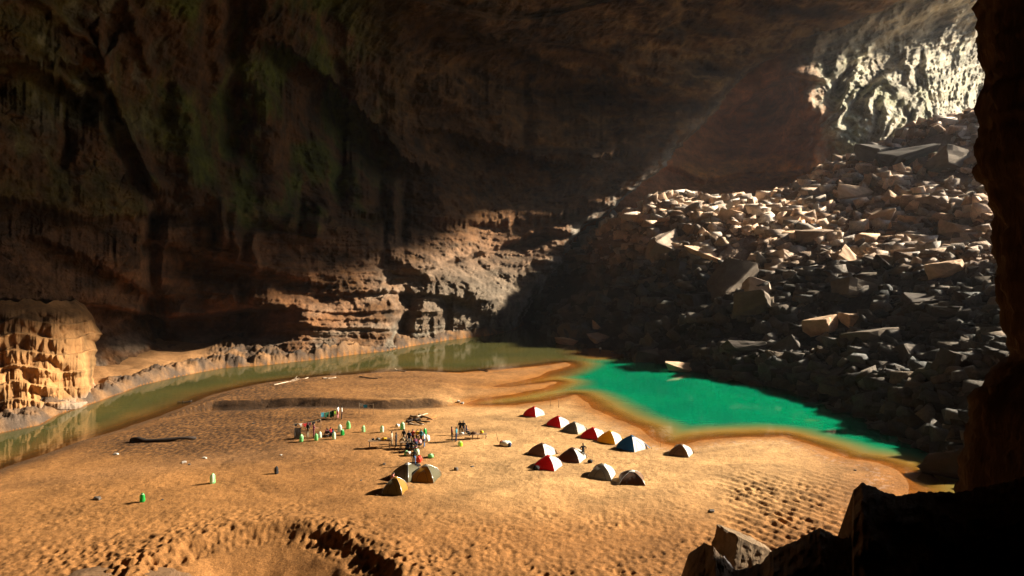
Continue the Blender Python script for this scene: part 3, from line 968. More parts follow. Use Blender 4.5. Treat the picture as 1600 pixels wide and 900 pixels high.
rng = random.Random(11)
HERO = [  # px, py, width px, flatness, set, label
    (1035, 360, 52, 0.8, 2, "big orange-topped block at the left end of the sunlit ridge"),
    (1278, 368, 62, 0.85, 2, "large pale sunlit block in the middle of the slope"),
    (1375, 338, 58, 0.8, 2, "pale fluted boulder right of the large sunlit block"),
    (1428, 345, 50, 0.8, 2, "pale ribbed boulder beside the fluted one on the upper slope"),
    (1492, 362, 62, 0.8, 2, "broad tan block near the dark rock column"),
    (1182, 455, 48, 1.3, 2, "pale jagged boulder standing up from the dark slope"),
    (1078, 472, 52, 1.0, 1, "big grey angular boulder in shade halfway up the slope"),
    (1102, 392, 66, 0.45, 2, "long tilted pale slab below the ridge rubble"),
    (1066, 576, 52, 0.4, 2, "flat white-topped rock at the pool edge"),
    (882, 534, 46, 0.55, 2, "flat grey rock lying in the river water"),
    (893, 512, 60, 0.7, 1, "dark boulder with an orange top by the river mouth"),
    (875, 487, 28, 1.1, 1, "upright grey boulder at the left foot of the slope"),
    (935, 508, 26, 0.9, 2, "round pale grey boulder above the small sand spit"),
    (935, 527, 30, 0.8, 2, "rounded grey boulder right behind the small sand spit"),
    (1010, 560, 60, 0.7, 1, "dark brown hump of rock at the pool edge left of the white rock"),
    (1160, 538, 80, 0.6, 1, "wide dark boulder above the far edge of the green pool"),
    (1280, 510, 52, 0.9, 2, "grey boulder with a bright face low on the slope"),
    (1335, 500, 48, 0.9, 2, "dark boulder with a white top low on the right slope"),
    (1415, 245, 90, 0.7, 1, "huge greenish boulder below the bright cave mouth"),
    (1370, 240, 60, 0.9, 1, "big dark boulder leaning on the huge greenish one"),
    (1480, 250, 80, 0.6, 1, "long dark boulder on the upper right near the cave mouth"),
    (1230, 345, 40, 0.7, 2, "pale block at the foot of the red recess"),
    (1340, 300, 70, 0.6, 2, "long brown boulder on the ridge right of the red recess"),
    (1330, 452, 70, 0.7, 1, "large dark block on the middle right of the slope"),
    (1440, 470, 66, 0.6, 1, "flat-topped dark block right of the middle slope"),
    (1215, 400, 48, 0.7, 2, "tan block between the long slab and the large sunlit block"),
    (1140, 340, 40, 0.9, 2, "pointed pale block on the skyline of the ridge"),
    (1410, 395, 60, 0.7, 2, "wide pale rock below the ribbed boulder"),
    (1480, 420, 56, 0.8, 2, "brown block low beside the dark rock column"),
    (1060, 420, 44, 0.8, 1, "grey block under the long tilted slab"),
]
taken = []
for i, (px, py, wd, fl, st, lab) in enumerate(HERO):
    X, Y, Z = slope_hit(px, py + wd * 0.15)
    if px in (882, 1066):
        X, Y = G0(px, py + 4); Z = 0.35
    r = wd / F * Y * 0.44
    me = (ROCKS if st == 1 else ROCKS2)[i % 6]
    rot = (rng.uniform(-.25, .25), rng.uniform(-.25, .25), rng.uniform(0, 6.28)) if px != 1102 else (0.25, 0.35, -0.5)
    s = (r, r, r * fl) if px not in (1102, 1066, 882, 1340) else (r * 1.0, r * 0.55, r * fl)
    if px in (1066, 882, 1340): rot = (0.05, 0.1, -0.15)
    place_rock(me, X, Y, Z + r * fl * 0.25, s, rot, lab)
    taken.append((X, Y, r))

ZONES = ["pale angular boulder among the sunlit rubble on the ridge", "grey boulder on the shaded lower slope above the pool", "brown boulder on the upper right slope towards the cave mouth", "dark wet boulder at the waterline of the pool"]
GRP = ["sunlit ridge boulders", "shaded lower slope boulders", "upper right slope boulders", "waterline boulders"]
pend = []
cnt = 0
tries = 0
while cnt < 262 and tries < 6000:
    tries += 1
    px = rng.uniform(850, 1550); py = rng.uniform(190, 720)
    # must fall on the slope
    if px < 1200 and py < 345: continue
    if 1200 <= px < 1530 and py < 330 - (px - 1200) * 0.42: continue
    fy = np.interp(px, [p[0] for p in foot_slope], [p[1] for p in foot_slope])
    if py > fy - 2: continue
    if cnt > 225:
        py = fy - rng.uniform(0, 12)
    X, Y, Z = slope_hit(px, py)
    wpx = min(5 + rng.paretovariate(1.1) * 6.0, 80)
    r = wpx / F * Y * 0.5
    if any(math.hypot(X - a, Y - b) < 0.75 * (r + c) for a, b, c in taken): continue
    ridge = py < 415 - 0.02 * (px - 1000)
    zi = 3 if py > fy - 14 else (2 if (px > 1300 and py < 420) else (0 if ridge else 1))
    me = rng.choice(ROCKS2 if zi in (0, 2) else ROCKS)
    last_rock = place_rock(me, X, Y, Z + r * rng.uniform(0.1, 0.35), (r * rng.uniform(.8, 1.25), r * rng.uniform(.8, 1.2), r * rng.uniform(.6, 1.1)),
               (rng.uniform(-.8, .8), rng.uniform(-.8, .8), rng.uniform(0, 6.28)), ZONES[zi], GRP[zi])
    taken.append((X, Y, r))
    pend.append((bpy.data.objects[-1] if False else last_rock, px, py, wpx, zi))
    cnt += 1


SHORT = ["orange-topped ridge block", "large pale sunlit block", "pale fluted boulder", "pale ribbed boulder", "broad tan block", "pale jagged boulder", "big grey angular boulder",
         "long tilted pale slab", "white-topped pool rock", "flat grey river rock", "river boulder with orange top", "upright grey foot boulder", "round pale spit boulder",
         "rounded grey spit boulder", "brown poolside hump", "wide dark pool boulder", "bright-faced low grey boulder", "white-topped low dark boulder", "huge greenish boulder", "big dark leaning boulder",
         "long dark upper-right boulder", "pale red-recess block", "long brown ridge boulder", "large dark mid-right block", "flat-topped dark block", "tan block right of the slab", "pointed pale skyline block",
         "wide pale low rock", "low brown column-side block", "grey block under the slab"]
DIRS = ["right of", "above and right of", "above", "above and left of", "left of", "below and left of", "below", "below and right of"]
cellsd = {}
for o, px, py, wp, zi in pend:
    j = min(range(len(HERO)), key=lambda q: math.hypot(px - HERO[q][0], 1.4 * (py - HERO[q][1])))
    dx, dy = px - HERO[j][0], -(py - HERO[j][1]) * 1.4
    k = int(round(math.atan2(dy, dx) / (math.pi / 4))) % 8
    cellsd.setdefault((j, k), []).append((math.hypot(dx, dy), o, wp, zi))
ORD = ["nearest", "second", "third", "fourth", "fifth", "sixth", "seventh", "eighth", "ninth", "tenth", "eleventh", "twelfth", "thirteenth", "fourteenth", "fifteenth", "sixteenth", "seventeenth", "eighteenth", "nineteenth", "twentieth", "twenty-first", "twenty-second", "twenty-third", "twenty-fourth"]
TONE = ["sunlit pale", "shaded grey", "brown", "wet dark"]
for (j, k), lst in cellsd.items():
    lst.sort(key=lambda t: t[0])
    for i, (dd, o, wp, zi) in enumerate(lst):
        size = "small" if wp < 13 else ("mid-sized" if wp < 24 else "large")
        o['label'] = f"{ORD[min(i, 23)]} {size} {TONE[zi]} boulder {DIRS[k]} the {SHORT[j]}"


def make_rubble():
    """the rest of the rubble: several thousand small stones nobody could count"""
    lows = []
    for i in range(24):
        bm = hull_rock(90 + i, 9 + i % 8, [1, .8, 1.1][i % 3])
        bmesh.ops.triangulate(bm, faces=bm.faces[:]); bm.verts.index_update()
        v = np.array([p.co[:] for p in bm.verts]); f = np.array([[q.index for q in fc.verts] for fc in bm.faces]); bm.free()
        lows.append((v, f))
    R = np.random.RandomState(5)
    N = 26000
    px = R.uniform(835, 1580, N * 4); dd = np.exp(R.uniform(math.log(70), math.log(285), N * 4))
    X = (px - 800) / F * dd
    ins = sdf(X, dd, W_foot + [(400, 60), (400, 500), (-20, 500)])
    ok = ins > 0.3
    clump = fbm(X, dd, 0, 14, 3, off=9)
    ok &= (clump * 1.6 + R.uniform(-0.3, 0.3, len(X)) > -0.05)
    X, Yd = X[ok][:N], dd[ok][:N]
    Z = slope_h(X, Yd)
    Vs, Fs, Cs = [], [], []
    off = 0
    for i in range(len(X)):
        v, f = lows[i % 24]
        s = (0.18 + 0.24 * R.pareto(1.5)) * (0.35 + Yd[i] / 190)
        s = min(s, 2.2 * (0.35 + Yd[i] / 220))
        a, b_, c_ = R.uniform(0, 6.28, 3)
        Rz = np.array([[math.cos(a), -math.sin(a), 0], [math.sin(a), math.cos(a), 0], [0, 0, 1]])
        Rx = np.array([[1, 0, 0], [0, math.cos(b_), -math.sin(b_)], [0, math.sin(b_), math.cos(b_)]])
        vv = (v * s * np.array([1, R.uniform(.6, 1), R.uniform(.5, .9)])) @ (Rz @ Rx).T + np.array([X[i], Yd[i], Z[i] + 0.35 * s])
        Vs.append(vv); Fs.append(f + off); off += len(v)
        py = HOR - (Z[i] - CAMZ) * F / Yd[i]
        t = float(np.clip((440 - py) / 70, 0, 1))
        base = np.array([0.13, 0.118, 0.105]) * (1 - t) + np.array([0.62, 0.48, 0.37]) * t  # dark to pale up the slope: shade and ridge sunlight in the stone colour
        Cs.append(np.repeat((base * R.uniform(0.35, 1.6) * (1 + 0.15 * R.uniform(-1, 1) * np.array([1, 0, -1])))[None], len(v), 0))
    V = np.concatenate(Vs); Fq = np.concatenate(Fs); Cc = np.concatenate(Cs)
    me = bpy.data.meshes.new("rubble")
    me.vertices.add(len(V)); me.vertices.foreach_set("co", V.astype(np.float32).ravel())
    me.loops.add(len(Fq) * 3); me.polygons.add(len(Fq))
    me.loops.foreach_set("vertex_index", Fq.astype(np.int32).ravel())
    me.polygons.foreach_set("loop_start", np.arange(0, len(Fq) * 3, 3, dtype=np.int32))
    me.polygons.foreach_set("loop_total", np.full(len(Fq), 3, np.int32))
    me.update()
    ca = me.color_attributes.new("Col", 'FLOAT_COLOR', 'POINT')
    ca.data.foreach_set("color", np.c_[Cc, np.ones(len(Cc))].astype(np.float32).ravel())
    me.materials.append(M_SLOPE)
    o = bpy.data.objects.new("rubble", me); COL.objects.link(o)
    tag(o, "small angular rubble filling the slope between the boulders", "rubble", kind='stuff')


make_rubble()


# ------------------------------------------------------------------ near rock: column on the right, outcrop below, wall behind
def make_pillar():
    """tall dark rock column at the right: continues to the right as the side wall of the cave mouth"""
    zs = np.arange(-3, 90, 0.28)
    py_tab = [-600, 0, 60, 100, 170, 230, 262, 290, 330, 380, 450, 520, 560, 600, 640, 700, 760, 1000]
    px_off = 9
    px_tab = [1500, 1522, 1527, 1532, 1528, 1520, 1522, 1534, 1548, 1551, 1553, 1560, 1566, 1535, 1512, 1500, 1497, 1480]
    D = 43.0
    n1 = 150
    rows = []
    t = np.linspace(0, 1, n1)
    for z in zs:
        py = HOR - (z - CAMZ) * F / D
        ex = (px_off + np.interp(py, py_tab, px_tab) + 3 * pn(py * .07, 0.5, 1.5) + 2.5 * pn(py * 0.2, 0.5, 1.5) - 800) / F * D
        # front face from the near right to the edge, round the edge, then away
        path = [(ex + 14, 27), (ex + 5.5, 33), (ex + 2.2, 38), (ex + 0.6, 41.2), (ex, 43), (ex + 0.7, 45), (ex + 4, 48.5), (ex + 14, 51), (ex + 50, 60), (ex + 150, 76)]
        pa = np.array(path)
        s = np.array([0, .28, .5, .68, .76, .82, .88, .93, .97, 1.0])
        rows.append(np.stack([np.interp(t, s, pa[:, 0]), np.interp(t, s, pa[:, 1]), np.full(n1, z)], -1))
    V = np.array(rows)
    X, Y, Z = V[..., 0].copy(), V[..., 1].copy(), V[..., 2]
    fl = ridg(X, Y, Z * 0.12, 2.2, 4, off=3)
    k = 0.55 * fl + 0.5 * fbm(X, Y, Z, 5, 4, off=6) + 0.32 * ridg(X, Y, Z * .6, 1.0, 3, off=9)
    V[..., 0] = X + k * 0.9
    V[..., 1] = Y - k * 0.8
    o = grid_mesh("rock_column", V, M_PILLAR, None, flip=False)
    tag(o, "tall dark brown rock column with vertical flutes at the right edge", "rock column")
    return o


make_pillar()


def make_outcrop():
    """dark broken rock in the near right corner"""
    top = [(1035, 960, 47), (1062, 905, 47), (1075, 868, 46.5), (1100, 846, 46), (1118, 858, 43), (1150, 892, 41), (1190, 880, 40), (1204, 862, 39.5), (1240, 846, 39), (1282, 824, 38.5), (1300, 834, 38.3), (1318, 842, 38), (1331, 838, 37.8), (1331, 800, 37.7), (1333, 765, 37.6), (1348, 754, 37.4), (1372, 764, 37), (1400, 775, 37), (1425, 770, 37), (1450, 768, 37), (1490, 770, 38), (1540, 760, 39), (1620, 740, 39), (1800, 720, 38)]
    px = np.arange(1035, 1800, 1.6)
    ty = np.interp(px, [p[0] for p in top], [p[1] for p in top]); td = np.interp(px, [p[0] for p in top], [p[2] for p in top])
    ty = ty + 2.6 * pn(px * 0.09, 0.3, 0.1) + 1.6 * pn(px * 0.3, 0.3, 0.1)
    rows, nr = [], 80
    for j in range(-8, nr):
        t = j / nr
        if j < 0:
            d = td + (-j) * 0.9; z = CAMZ + (HOR - ty) / F * td - (-j) * 1.6
            xx = (px - 800) / F * td
            rows.append(np.stack([xx, d, z], -1))
        else:
            y = ty + (1500 - ty) * t ** 1.25; d = td * (1 - 0.5 * t)
            k = 1.3 * ridg((px - 800) / F * d, d, CAMZ + (HOR - y) / F * d, 5, 4, off=4) * sst(0, 0.12, np.full_like(px, t))
            k = k + 0.8 * fbm(px * 0.03, d, y * 0.02, 1, 4) * sst(0, 0.05, np.full_like(px, t))
            d = d - k
            rows.append(np.stack([(px - 800) / F * d, d, CAMZ + (HOR - y) / F * d], -1))
    V = np.array(rows)
    o = grid_mesh("rock_outcrop", V, M_DARK, None, flip=False, smooth=False)
    tag(o, "jagged black rock outcrop filling the near right corner in deep shade", "rock outcrop")


make_outcrop()


def near_boulder(px, py, d, wpx, hpx, seed, label, mat, flat=1.0, rot=(0, 0, 0), sub=5, planes=14, nz=0.12):
    p = P(px, py, d)
    r = wpx / F * d * 0.45; rz = hpx / F * d * 0.6
    bm = rock_mesh(seed, sub, 1.25, planes, nz)
    o = build("boulder", bm, mat)
    o.location = p; o.scale = (r, r, rz); o.rotation_euler = rot
    tag(o, label, "boulder")
    return o


M_TAN = rock_mat("fluted_rock", False, (0.26, 0.18, 0.11), sc1=0.9, bump=1.0, bdist=0.5, stretch=(2.2, 1, 0.5))
M_BROWNROCK = rock_mat("brown_rock", False, (0.16, 0.09, 0.045), sc1=0.9, bump=0.8, bdist=0.4)
M_SLAB = rock_mat("grey_slab", False, (0.26, 0.25, 0.27), sc1=0.9, bump=0.6, bdist=0.2)
near_boulder(1155, 866, 47, 92, 80, 201, "tan fluted boulder catching the sun above the black near rocks", M_TAN, rot=(0.1, 0.25, 0.4), planes=10)
near_boulder(1122, 892, 42.5, 46, 26, 203, "small grey flat slab at the bottom edge below the fluted boulder", M_SLAB, rot=(0.5, -0.2, 0.5), planes=8)
near_boulder(205, 922, 49.0, 175, 30, 205, "flat-topped brown rock at the bottom left edge of the beach", M_BROWNROCK, rot=(0.0, 0.05, 0.1), planes=9)


# ------------------------------------------------------------------ the rest of the cave around the camera (keeps daylight to the mouth)
def make_hull():
    def sheet(name, fn, nu, nv, label):
        u, v = np.meshgrid(np.linspace(0, 1, nu), np.linspace(0, 1, nv))
        V = fn(u, v)
        k = 5 * fbm(V[..., 0], V[..., 1], V[..., 2], 40, 3, off=2)
        V = V + k[..., None] * 0.7
        tag(grid_mesh(name, V, M_HULL), kind='structure', label=label)
    st = lambda *a: np.stack(np.broadcast_arrays(*a), -1).astype(float)
    sheet("cave_roof", lambda u, v: st(-230 + 440 * u, -90 + 600 * v, ROOF_Z + 0 * u), 40, 50, "high unseen cave roof above the chamber")
    sheet("left_cave_wall", lambda u, v: st(-225 + 0 * u, -90 + 600 * u, -10 + 260 * v), 40, 24, "outer rock left of the chamber")
    sheet("rear_cave_wall", lambda u, v: st(-230 + 520 * u, -85 + 0 * u, -10 + 260 * v), 40, 24, "rock behind the viewpoint")
    sheet("end_cave_wall", lambda u, v: st(-230 + 440 * u, 500 + 0 * u, -10 + 260 * v), 40, 24, "rock at the far end")
    sheet("side_cave_wall", lambda u, v: st(176 + 0 * u, -90 + 168 * u, -10 + 260 * v), 30, 24, "rock right of the viewpoint")
    sheet("cave_floor", lambda u, v: st(-600 + 1500 * u, -300 + 1300 * v, -9 + 0 * u), 60, 60, "floor rock under the beach and out past the cave mouth")


ROOF_Z = 173.0  # height of the unseen roof, set so its edge cuts off the sun
M_HULL = rock_mat("hull_rock", False, (0.12, 0.085, 0.055), sc1=0.05, bump=0.5, bdist=1.0)
make_hull()
# ------------------------------------------------------------------ left flowstone terrace
def make_flowstone():
    C_ctrl = [(-160, 660, 104), (-160, 470, 112), (0, 668, 99), (0, 600, 103), (0, 476, 112), (60, 655, 105), (60, 560, 109), (60, 474, 116), (130, 640, 112), (120, 560, 114), (120, 478, 122), (160, 625, 120), (160, 560, 122), (160, 500, 128)]
    tps = TPS([(a, b) for a, b, _ in C_ctrl], [math.log(c) for *_, c in C_ctrl])
    ys = np.arange(470, 682, 1.0)
    ex_y = [470, 478, 490, 510, 530, 560, 590, 610, 630, 650, 682]
    ex_x = [118, 134, 146, 160, 150, 150, 146, 152, 172, 150, 60]
    xe = np.interp(ys, ex_y, ex_x) + 3 * pn(ys * 0.12, 0.3, 0.2)
    u = np.linspace(0, 1, 300)
    x = -150 + (xe[:, None] + 150) * u[None]
    y = np.repeat(ys[:, None], 300, 1)
    topline = 477 + 3 * pn(x * 0.04, 0 * x, 0 * x) + 10 * sst(120, 160, x)
    y = y + (7 * pn(x * 0.035, 0 * x, 0 * x) + 4 * pn(x * 0.09, 0 * x, 0 * x) + 22 * sst(118, 168, x) ** 2) * (1 - sst(475, 580, y))
    d = np.exp(tps(x, y))
    wx = x + 9 * fbm(x, y, 0 * x, 40, 3); wy = y + 6 * fbm(x, y, 0 * x + 9, 40, 3)
    f1, f21 = cells(wx / 34, wy / 26, 5); g1, g21 = cells(wx / 15, wy / 22, 8)
    bul = 1.9 * (1 - f1 ** 2) + 0.9 * (1 - g1 ** 2)
    tier = ((wy + 5 * np.sin(wx / 21)) / 25.0)
    fr = tier - np.floor(tier)
    cup = 1.5 * (np.clip(1 - fr * 1.0, 0, 1) ** 1.2) * sst(0, 0.10, fr)
    flute = 0.35 * ridg(x / 9, y / 70, 0 * x, 1, 3)
    k = (bul + cup + flute) * sst(474, 500, y) * np.where(y > 640, 0.6, 1)
    dn = d - k
    lastpx = xe[:, None] - x
    roll = np.clip(1 - lastpx / 22.0, 0, 1)
    dn = dn + 8 * (1 - np.sqrt(np.clip(1 - roll ** 2, 0, 1)))
    dn = np.where(y > HOR + 10, np.minimum(dn, (CAMZ + 1.0) * F / (y - HOR)), dn)
    V = np.stack([(x - 800) / F * dn, dn, CAMZ + (HOR - y) / F * dn], -1)
    # top sheet running back to the wall
    top = []
    for j in range(12, 0, -1):
        b = V[0].copy(); b[:, 1] += j * 2.0; b[:, 0] -= 1.2 * j; b[:, 2] -= 0.45 * j
        top.append(b)
    V = np.concatenate([np.array(top), V], 0)
    # right side running back
    ext = []
    for j in (3, 8, 16, 26):
        b = V[:, -1].copy(); b[:, 1] += j; b[:, 0] -= 0.8 * j
        ext.append(b[:, None])
    V = np.concatenate([V] + ext, 1)
    nf = fbm(V[..., 0], V[..., 1], V[..., 2] * 0.3, 3, 4); nf2 = fbm(V[..., 0], V[..., 1], V[..., 2], 9, 3, off=4)
    C = np.zeros(V.shape) + np.array([0.33, 0.17, 0.065])
    C = lerp(C, np.array([0.17, 0.10, 0.04]), sst(0.0, 0.4, nf2) * 0.8)
    C = lerp(C, np.array([0.30, 0.22, 0.16]), 1 - sst(0.6, 2.2, V[..., 2]))
    C = C * (0.95 + 0.7 * nf)[..., None]
    tag(grid_mesh("flowstone_terrace", V, M_FLOW, C, flip=True), "tan flowstone mound of tiered rimstone cups at the left edge beyond the river", "flowstone")


make_flowstone()

# ------------------------------------------------------------------ camp
def G(px, py):
    z = 0.8
    for _ in range(4):
        X, Y = G0(px, py, z)
        z = hz(X, Y)
    return X, Y, z


M_RED = plain("red_nylon", (0.62, 0.012, 0.015), 0.6, 0.12, trans=0.4)
M_WHITE = plain("white_nylon", (0.78, 0.76, 0.72), 0.6, 0.08, trans=0.3)
M_CREAM = plain("cream_nylon", (0.62, 0.54, 0.42), 0.6, 0.1, trans=0.3)
M_OCHRE = plain("ochre_nylon", (0.42, 0.21, 0.03), 0.6, 0.12, trans=0.4)
M_YEL = plain("yellow_nylon", (0.78, 0.42, 0.02), 0.6, 0.1, trans=0.45)
M_BLUE = plain("blue_nylon", (0.015, 0.11, 0.26), 0.6, 0.12, trans=0.4)
M_BROWN = plain("brown_nylon", (0.20, 0.11, 0.06), 0.65, 0.15, trans=0.35)
M_DBROWN = plain("dark_brown_nylon", (0.10, 0.05, 0.03), 0.65, 0.15, trans=0.3)
M_GREY = plain("grey_nylon", (0.22, 0.21, 0.18), 0.65, 0.12, trans=0.35)
M_OLIVE = plain("olive_nylon", (0.12, 0.11, 0.06), 0.65, 0.12, trans=0.35)
M_POLE = plain("aluminium_pole", (0.45, 0.45, 0.45), 0.35, 0.05, metal=0.9)
M_ROPE = plain("rope", (0.4, 0.35, 0.25), 0.9)
M_WOOD = plain("weathered_wood", (0.27, 0.18, 0.11), 0.85, 0.35, 3.0)
M_DWOOD = plain("dark_wet_wood", (0.035, 0.025, 0.02), 0.8, 0.35, 3.0)
M_PWOOD = plain("pale_driftwood", (0.50, 0.40, 0.30), 0.85, 0.25, 3.0)
M_BAG = plain("green_sack", (0.22, 0.62, 0.24), 0.45, 0.15, trans=0.3)
M_BAGD = plain("deep_green_sack", (0.03, 0.42, 0.08), 0.45, 0.15, trans=0.3)
M_BAGW = plain("pale_sack", (0.68, 0.76, 0.62), 0.5, 0.1, trans=0.3)
M_STRAP = plain("black_webbing", (0.02, 0.02, 0.02), 0.8)
M_SKIN = plain("skin", (0.38, 0.20, 0.12), 0.6, 0.05)
M_HAIR = plain("black_hair", (0.012, 0.009, 0.008), 0.5)
M_BLACK = plain("black_cloth", (0.018, 0.018, 0.02), 0.9)
M_NAVY = plain("navy_cloth", (0.02, 0.035, 0.09), 0.9)
M_JEANS = plain("blue_jeans", (0.05, 0.14, 0.36), 0.9)
M_WCLOTH = plain("white_cloth", (0.75, 0.74, 0.70), 0.9, 0.06)
M_RCLOTH = plain("red_cloth", (0.45, 0.03, 0.03), 0.9)
M_GCLOTH = plain("green_cloth", (0.02, 0.13, 0.07), 0.9)
M_PCLOTH = plain("plum_cloth", (0.14, 0.03, 0.06), 0.9)
M_TEAL = plain("teal_cloth", (0.04, 0.22, 0.30), 0.9)
M_KHAKI = plain("khaki_cloth", (0.30, 0.23, 0.14), 0.9)
M_PINK = plain("pink_cloth", (0.60, 0.25, 0.24), 0.9)
M_YCLOTH = plain("yellow_cloth", (0.75, 0.50, 0.04), 0.9)
M_LIME = plain("lime_cloth", (0.35, 0.65, 0.05), 0.9)
M_SHOE = plain("shoe", (0.03, 0.025, 0.02), 0.7)
M_METAL = plain("steel", (0.5, 0.5, 0.5), 0.3, 0.05, metal=0.8)
M_REDPL = plain("red_plastic", (0.75, 0.06, 0.03), 0.4)
M_STONE = rock_mat("beach_stone", False, (0.10, 0.085, 0.075), sc1=3, bump=0.5, bdist=0.05)
M_PSTONE = rock_mat("pale_stone", False, (0.45, 0.42, 0.38), sc1=3, bump=0.5, bdist=0.05)


def tent(px, py, R, H, delta, mats, label, group="dome tents pitched on the beach", fly=None, door=1, flap=True):
    """px, py: the foot of the corner nearest the camera.  mats: front-left, front-right, back-right, back-left"""
    X, Y, z = G(px, py - 2)
    rz = math.radians(delta)
    cy_ = Y + R * math.cos(rz); cx = X - R * math.sin(rz)
    root = empty("tent", (cx, cy_, hz(cx, cy_) - 0.03), rz)
    tag(root, label, "tent", group)
    N = 12

    def corner(k):
        a = math.radians(-90 + 90 * k)
        return math.cos(a) * R, math.sin(a) * R

    def prof(t):           # t 0 ground .. 1 apex
        return math.cos(t * math.pi / 2) ** 1.22, 0.86 * H * (0.55 * math.sin(t * math.pi / 2) + 0.45 * t)

    order = [(-1, 0), (0, 1), (1, 2), (2, 3)]
    for i, (a, b) in enumerate(order):
        ca, cb = corner(a), corner(b)
        bm = bmesh.new()
        rows = []
        for j in range(N + 1):
            rr, zz = prof(j / N)
            row = []
            M = 8
            for q in range(M + 1):
                s = q / M
                x = (ca[0] * (1 - s) + cb[0] * s) * rr; y = (ca[1] * (1 - s) + cb[1] * s) * rr
                sag = 0.10 * math.sin(s * math.pi) * rr * (0.3 + 0.7 * math.sin(j / N * math.pi)) - 0.02 * math.sin(s * 9 + j)
                n = math.hypot(x, y) + 1e-6
                row.append(bm.verts.new((x - x / n * sag * 0.8, y - y / n * sag * 0.8, zz)))
            rows.append(row)
        for r0, r1 in zip(rows[:-1], rows[1:]):
            for q in range(8):
                f = bm.faces.new((r0[q], r0[q + 1], r1[q + 1], r1[q])); f.smooth = True
        bmesh.ops.remove_doubles(bm, verts=bm.verts, dist=0.004)
        build("side_panel", bm, mats[i], root)
    for k in (0, 1):
        bm = bmesh.new()
        c = corner(k)
        pts = []
        for j in range(2 * N + 1):
            t = j / N
            s = 1 if t <= 1 else -1
            rr, zz = prof(t if t <= 1 else 2 - t)
            pts.append((c[0] * rr * s * 1.015, c[1] * rr * s * 1.015, zz + 0.02))
        tube(bm, pts, 0.022, 5)
        build("pole", bm, M_POLE, root)
    # rain cap on the crown
    bm = bmesh.new()
    rt, zt = prof(0.80)
    ring = [bm.verts.new((corner(k)[0] * rt * 1.03, corner(k)[1] * rt * 1.03, zt + 0.03)) for k in range(4)]
    mid = [bm.verts.new(((corner(k)[0] + corner(k + 1)[0]) / 2 * rt * 0.96, (corner(k)[1] + corner(k + 1)[1]) / 2 * rt * 0.96, zt + 0.06)) for k in range(4)]
    ap = bm.verts.new((0, 0, 0.86 * H + 0.05))
    for k in range(4):
        bm.faces.new((ring[k], mid[k], ap)); bm.faces.new((mid[k], ring[(k + 1) % 4], ap))
    build("rain_cap", bm, fly or mats[0], root)
    # door: a zipped arch standing a little proud of one panel
    a, b = order[door]
    ca, cb = corner(a), corner(b)
    bm = bmesh.new()
    pts = []
    for j in range(13):
        s = 0.5 + 0.26 * math.cos(math.pi * j / 12)
        t = 0.06 + 0.52 * math.sin(math.pi * j / 12)
        rr, zz = prof(t)
        x = (ca[0] * (1 - s) + cb[0] * s) * rr; y = (ca[1] * (1 - s) + cb[1] * s) * rr
        pts.append((x * 0.985, y * 0.985, zz))
    tube(bm, pts, 0.018, 4)
    build("door_zip", bm, M_STRAP, root)
    # guy lines with pegs
    for k, dd in ((0, 0.75), (1, 1.0), (2, .8), (3, .9)):
        c = corner(k)
        rr, zz = prof(0.35)
        bm = bmesh.new()
        tube(bm, [(c[0] * rr, c[1] * rr, zz), (c[0] * (1 + dd / R * 0.6), c[1] * (1 + dd / R * 0.6), 0.02)], 0.008, 3)
        boxm(bm, (c[0] * (1 + dd / R * 0.6), c[1] * (1 + dd / R * 0.6), 0.04), (0.03, 0.03, 0.16))
        build("guy_line", bm, M_ROPE, root)
    if flap:      # awning flap pegged out at the right-hand side, seen as the small tail of most tents
        c = corner(1)
        bm = bmesh.new()
        rr, zz = prof(0.5)
        b0 = [bm.verts.new((c[0] * rr * 1.02, c[1] * rr * 1.02 - 0.0, zz)), bm.verts.new((c[0] * 1.02, c[1] * 1.02 + 0.35, 0.35)), bm.verts.new((c[0] * 1.28, c[1] * 1.28 + 0.25, 0.06)), bm.verts.new((c[0] * 1.15, c[1] * 1.15 - 0.15, 0.12))]
        bm.faces.new(b0)
        build("awning_flap", bm, mats[0], root)
    return root


T = tent
T(837, 654, 1.62, 1.49, 6, [M_RED, M_WHITE, M_RED, M_WHITE], "red and white dome tent, the farthest of the row from the camera", flap=False)
T(876, 671, 1.68, 1.49, 8, [M_RED, M_WHITE, M_RED, M_WHITE], "red and white dome tent second in the row, left of a grey one", flap=False)
T(903, 680.5, 1.74, 1.52, 10, [M_GREY, M_CREAM, M_GREY, M_GREY], "grey brown dome tent between two red tents in the row", door=0)
T(934, 690, 1.74, 1.52, 14, [M_RED, M_WHITE, M_RED, M_WHITE], "red and white dome tent touching the yellow one", flap=False)
T(961, 697, 1.74, 1.58, 14, [M_YEL, M_WHITE, M_YEL, M_WHITE], "yellow dome tent with a white side")
T(991, 708.5, 1.89, 1.94, 0, [M_BLUE, M_WHITE, M_BLUE, M_WHITE], "large dark blue dome tent with a white side")
T(852, 717, 1.74, 1.58, 10, [M_BROWN, M_WHITE, M_BROWN, M_BROWN], "brown dome tent with a white side, behind the lone red tent")
T(905, 726, 1.80, 1.58, 20, [M_DBROWN, M_WHITE, M_DBROWN, M_DBROWN], "dark brown dome tent beside the standing figure")
T(866, 738.5, 1.74, 1.52, 20, [M_RED, M_WHITE, M_RED, M_WHITE], "red dome tent with a narrow white side, in front of the brown ones", flap=False)
T(955, 753.5, 1.74, 1.58, 26, [M_GREY, M_WHITE, M_BROWN, M_BROWN], "taupe dome tent, left one of the nearest pair", door=0, flap=False)
T(1008, 761, 1.80, 1.47, 38, [M_DBROWN, M_BROWN, M_DBROWN, M_DBROWN], "dark chocolate dome tent, right one of the nearest pair", fly=M_WHITE, door=0, flap=False)
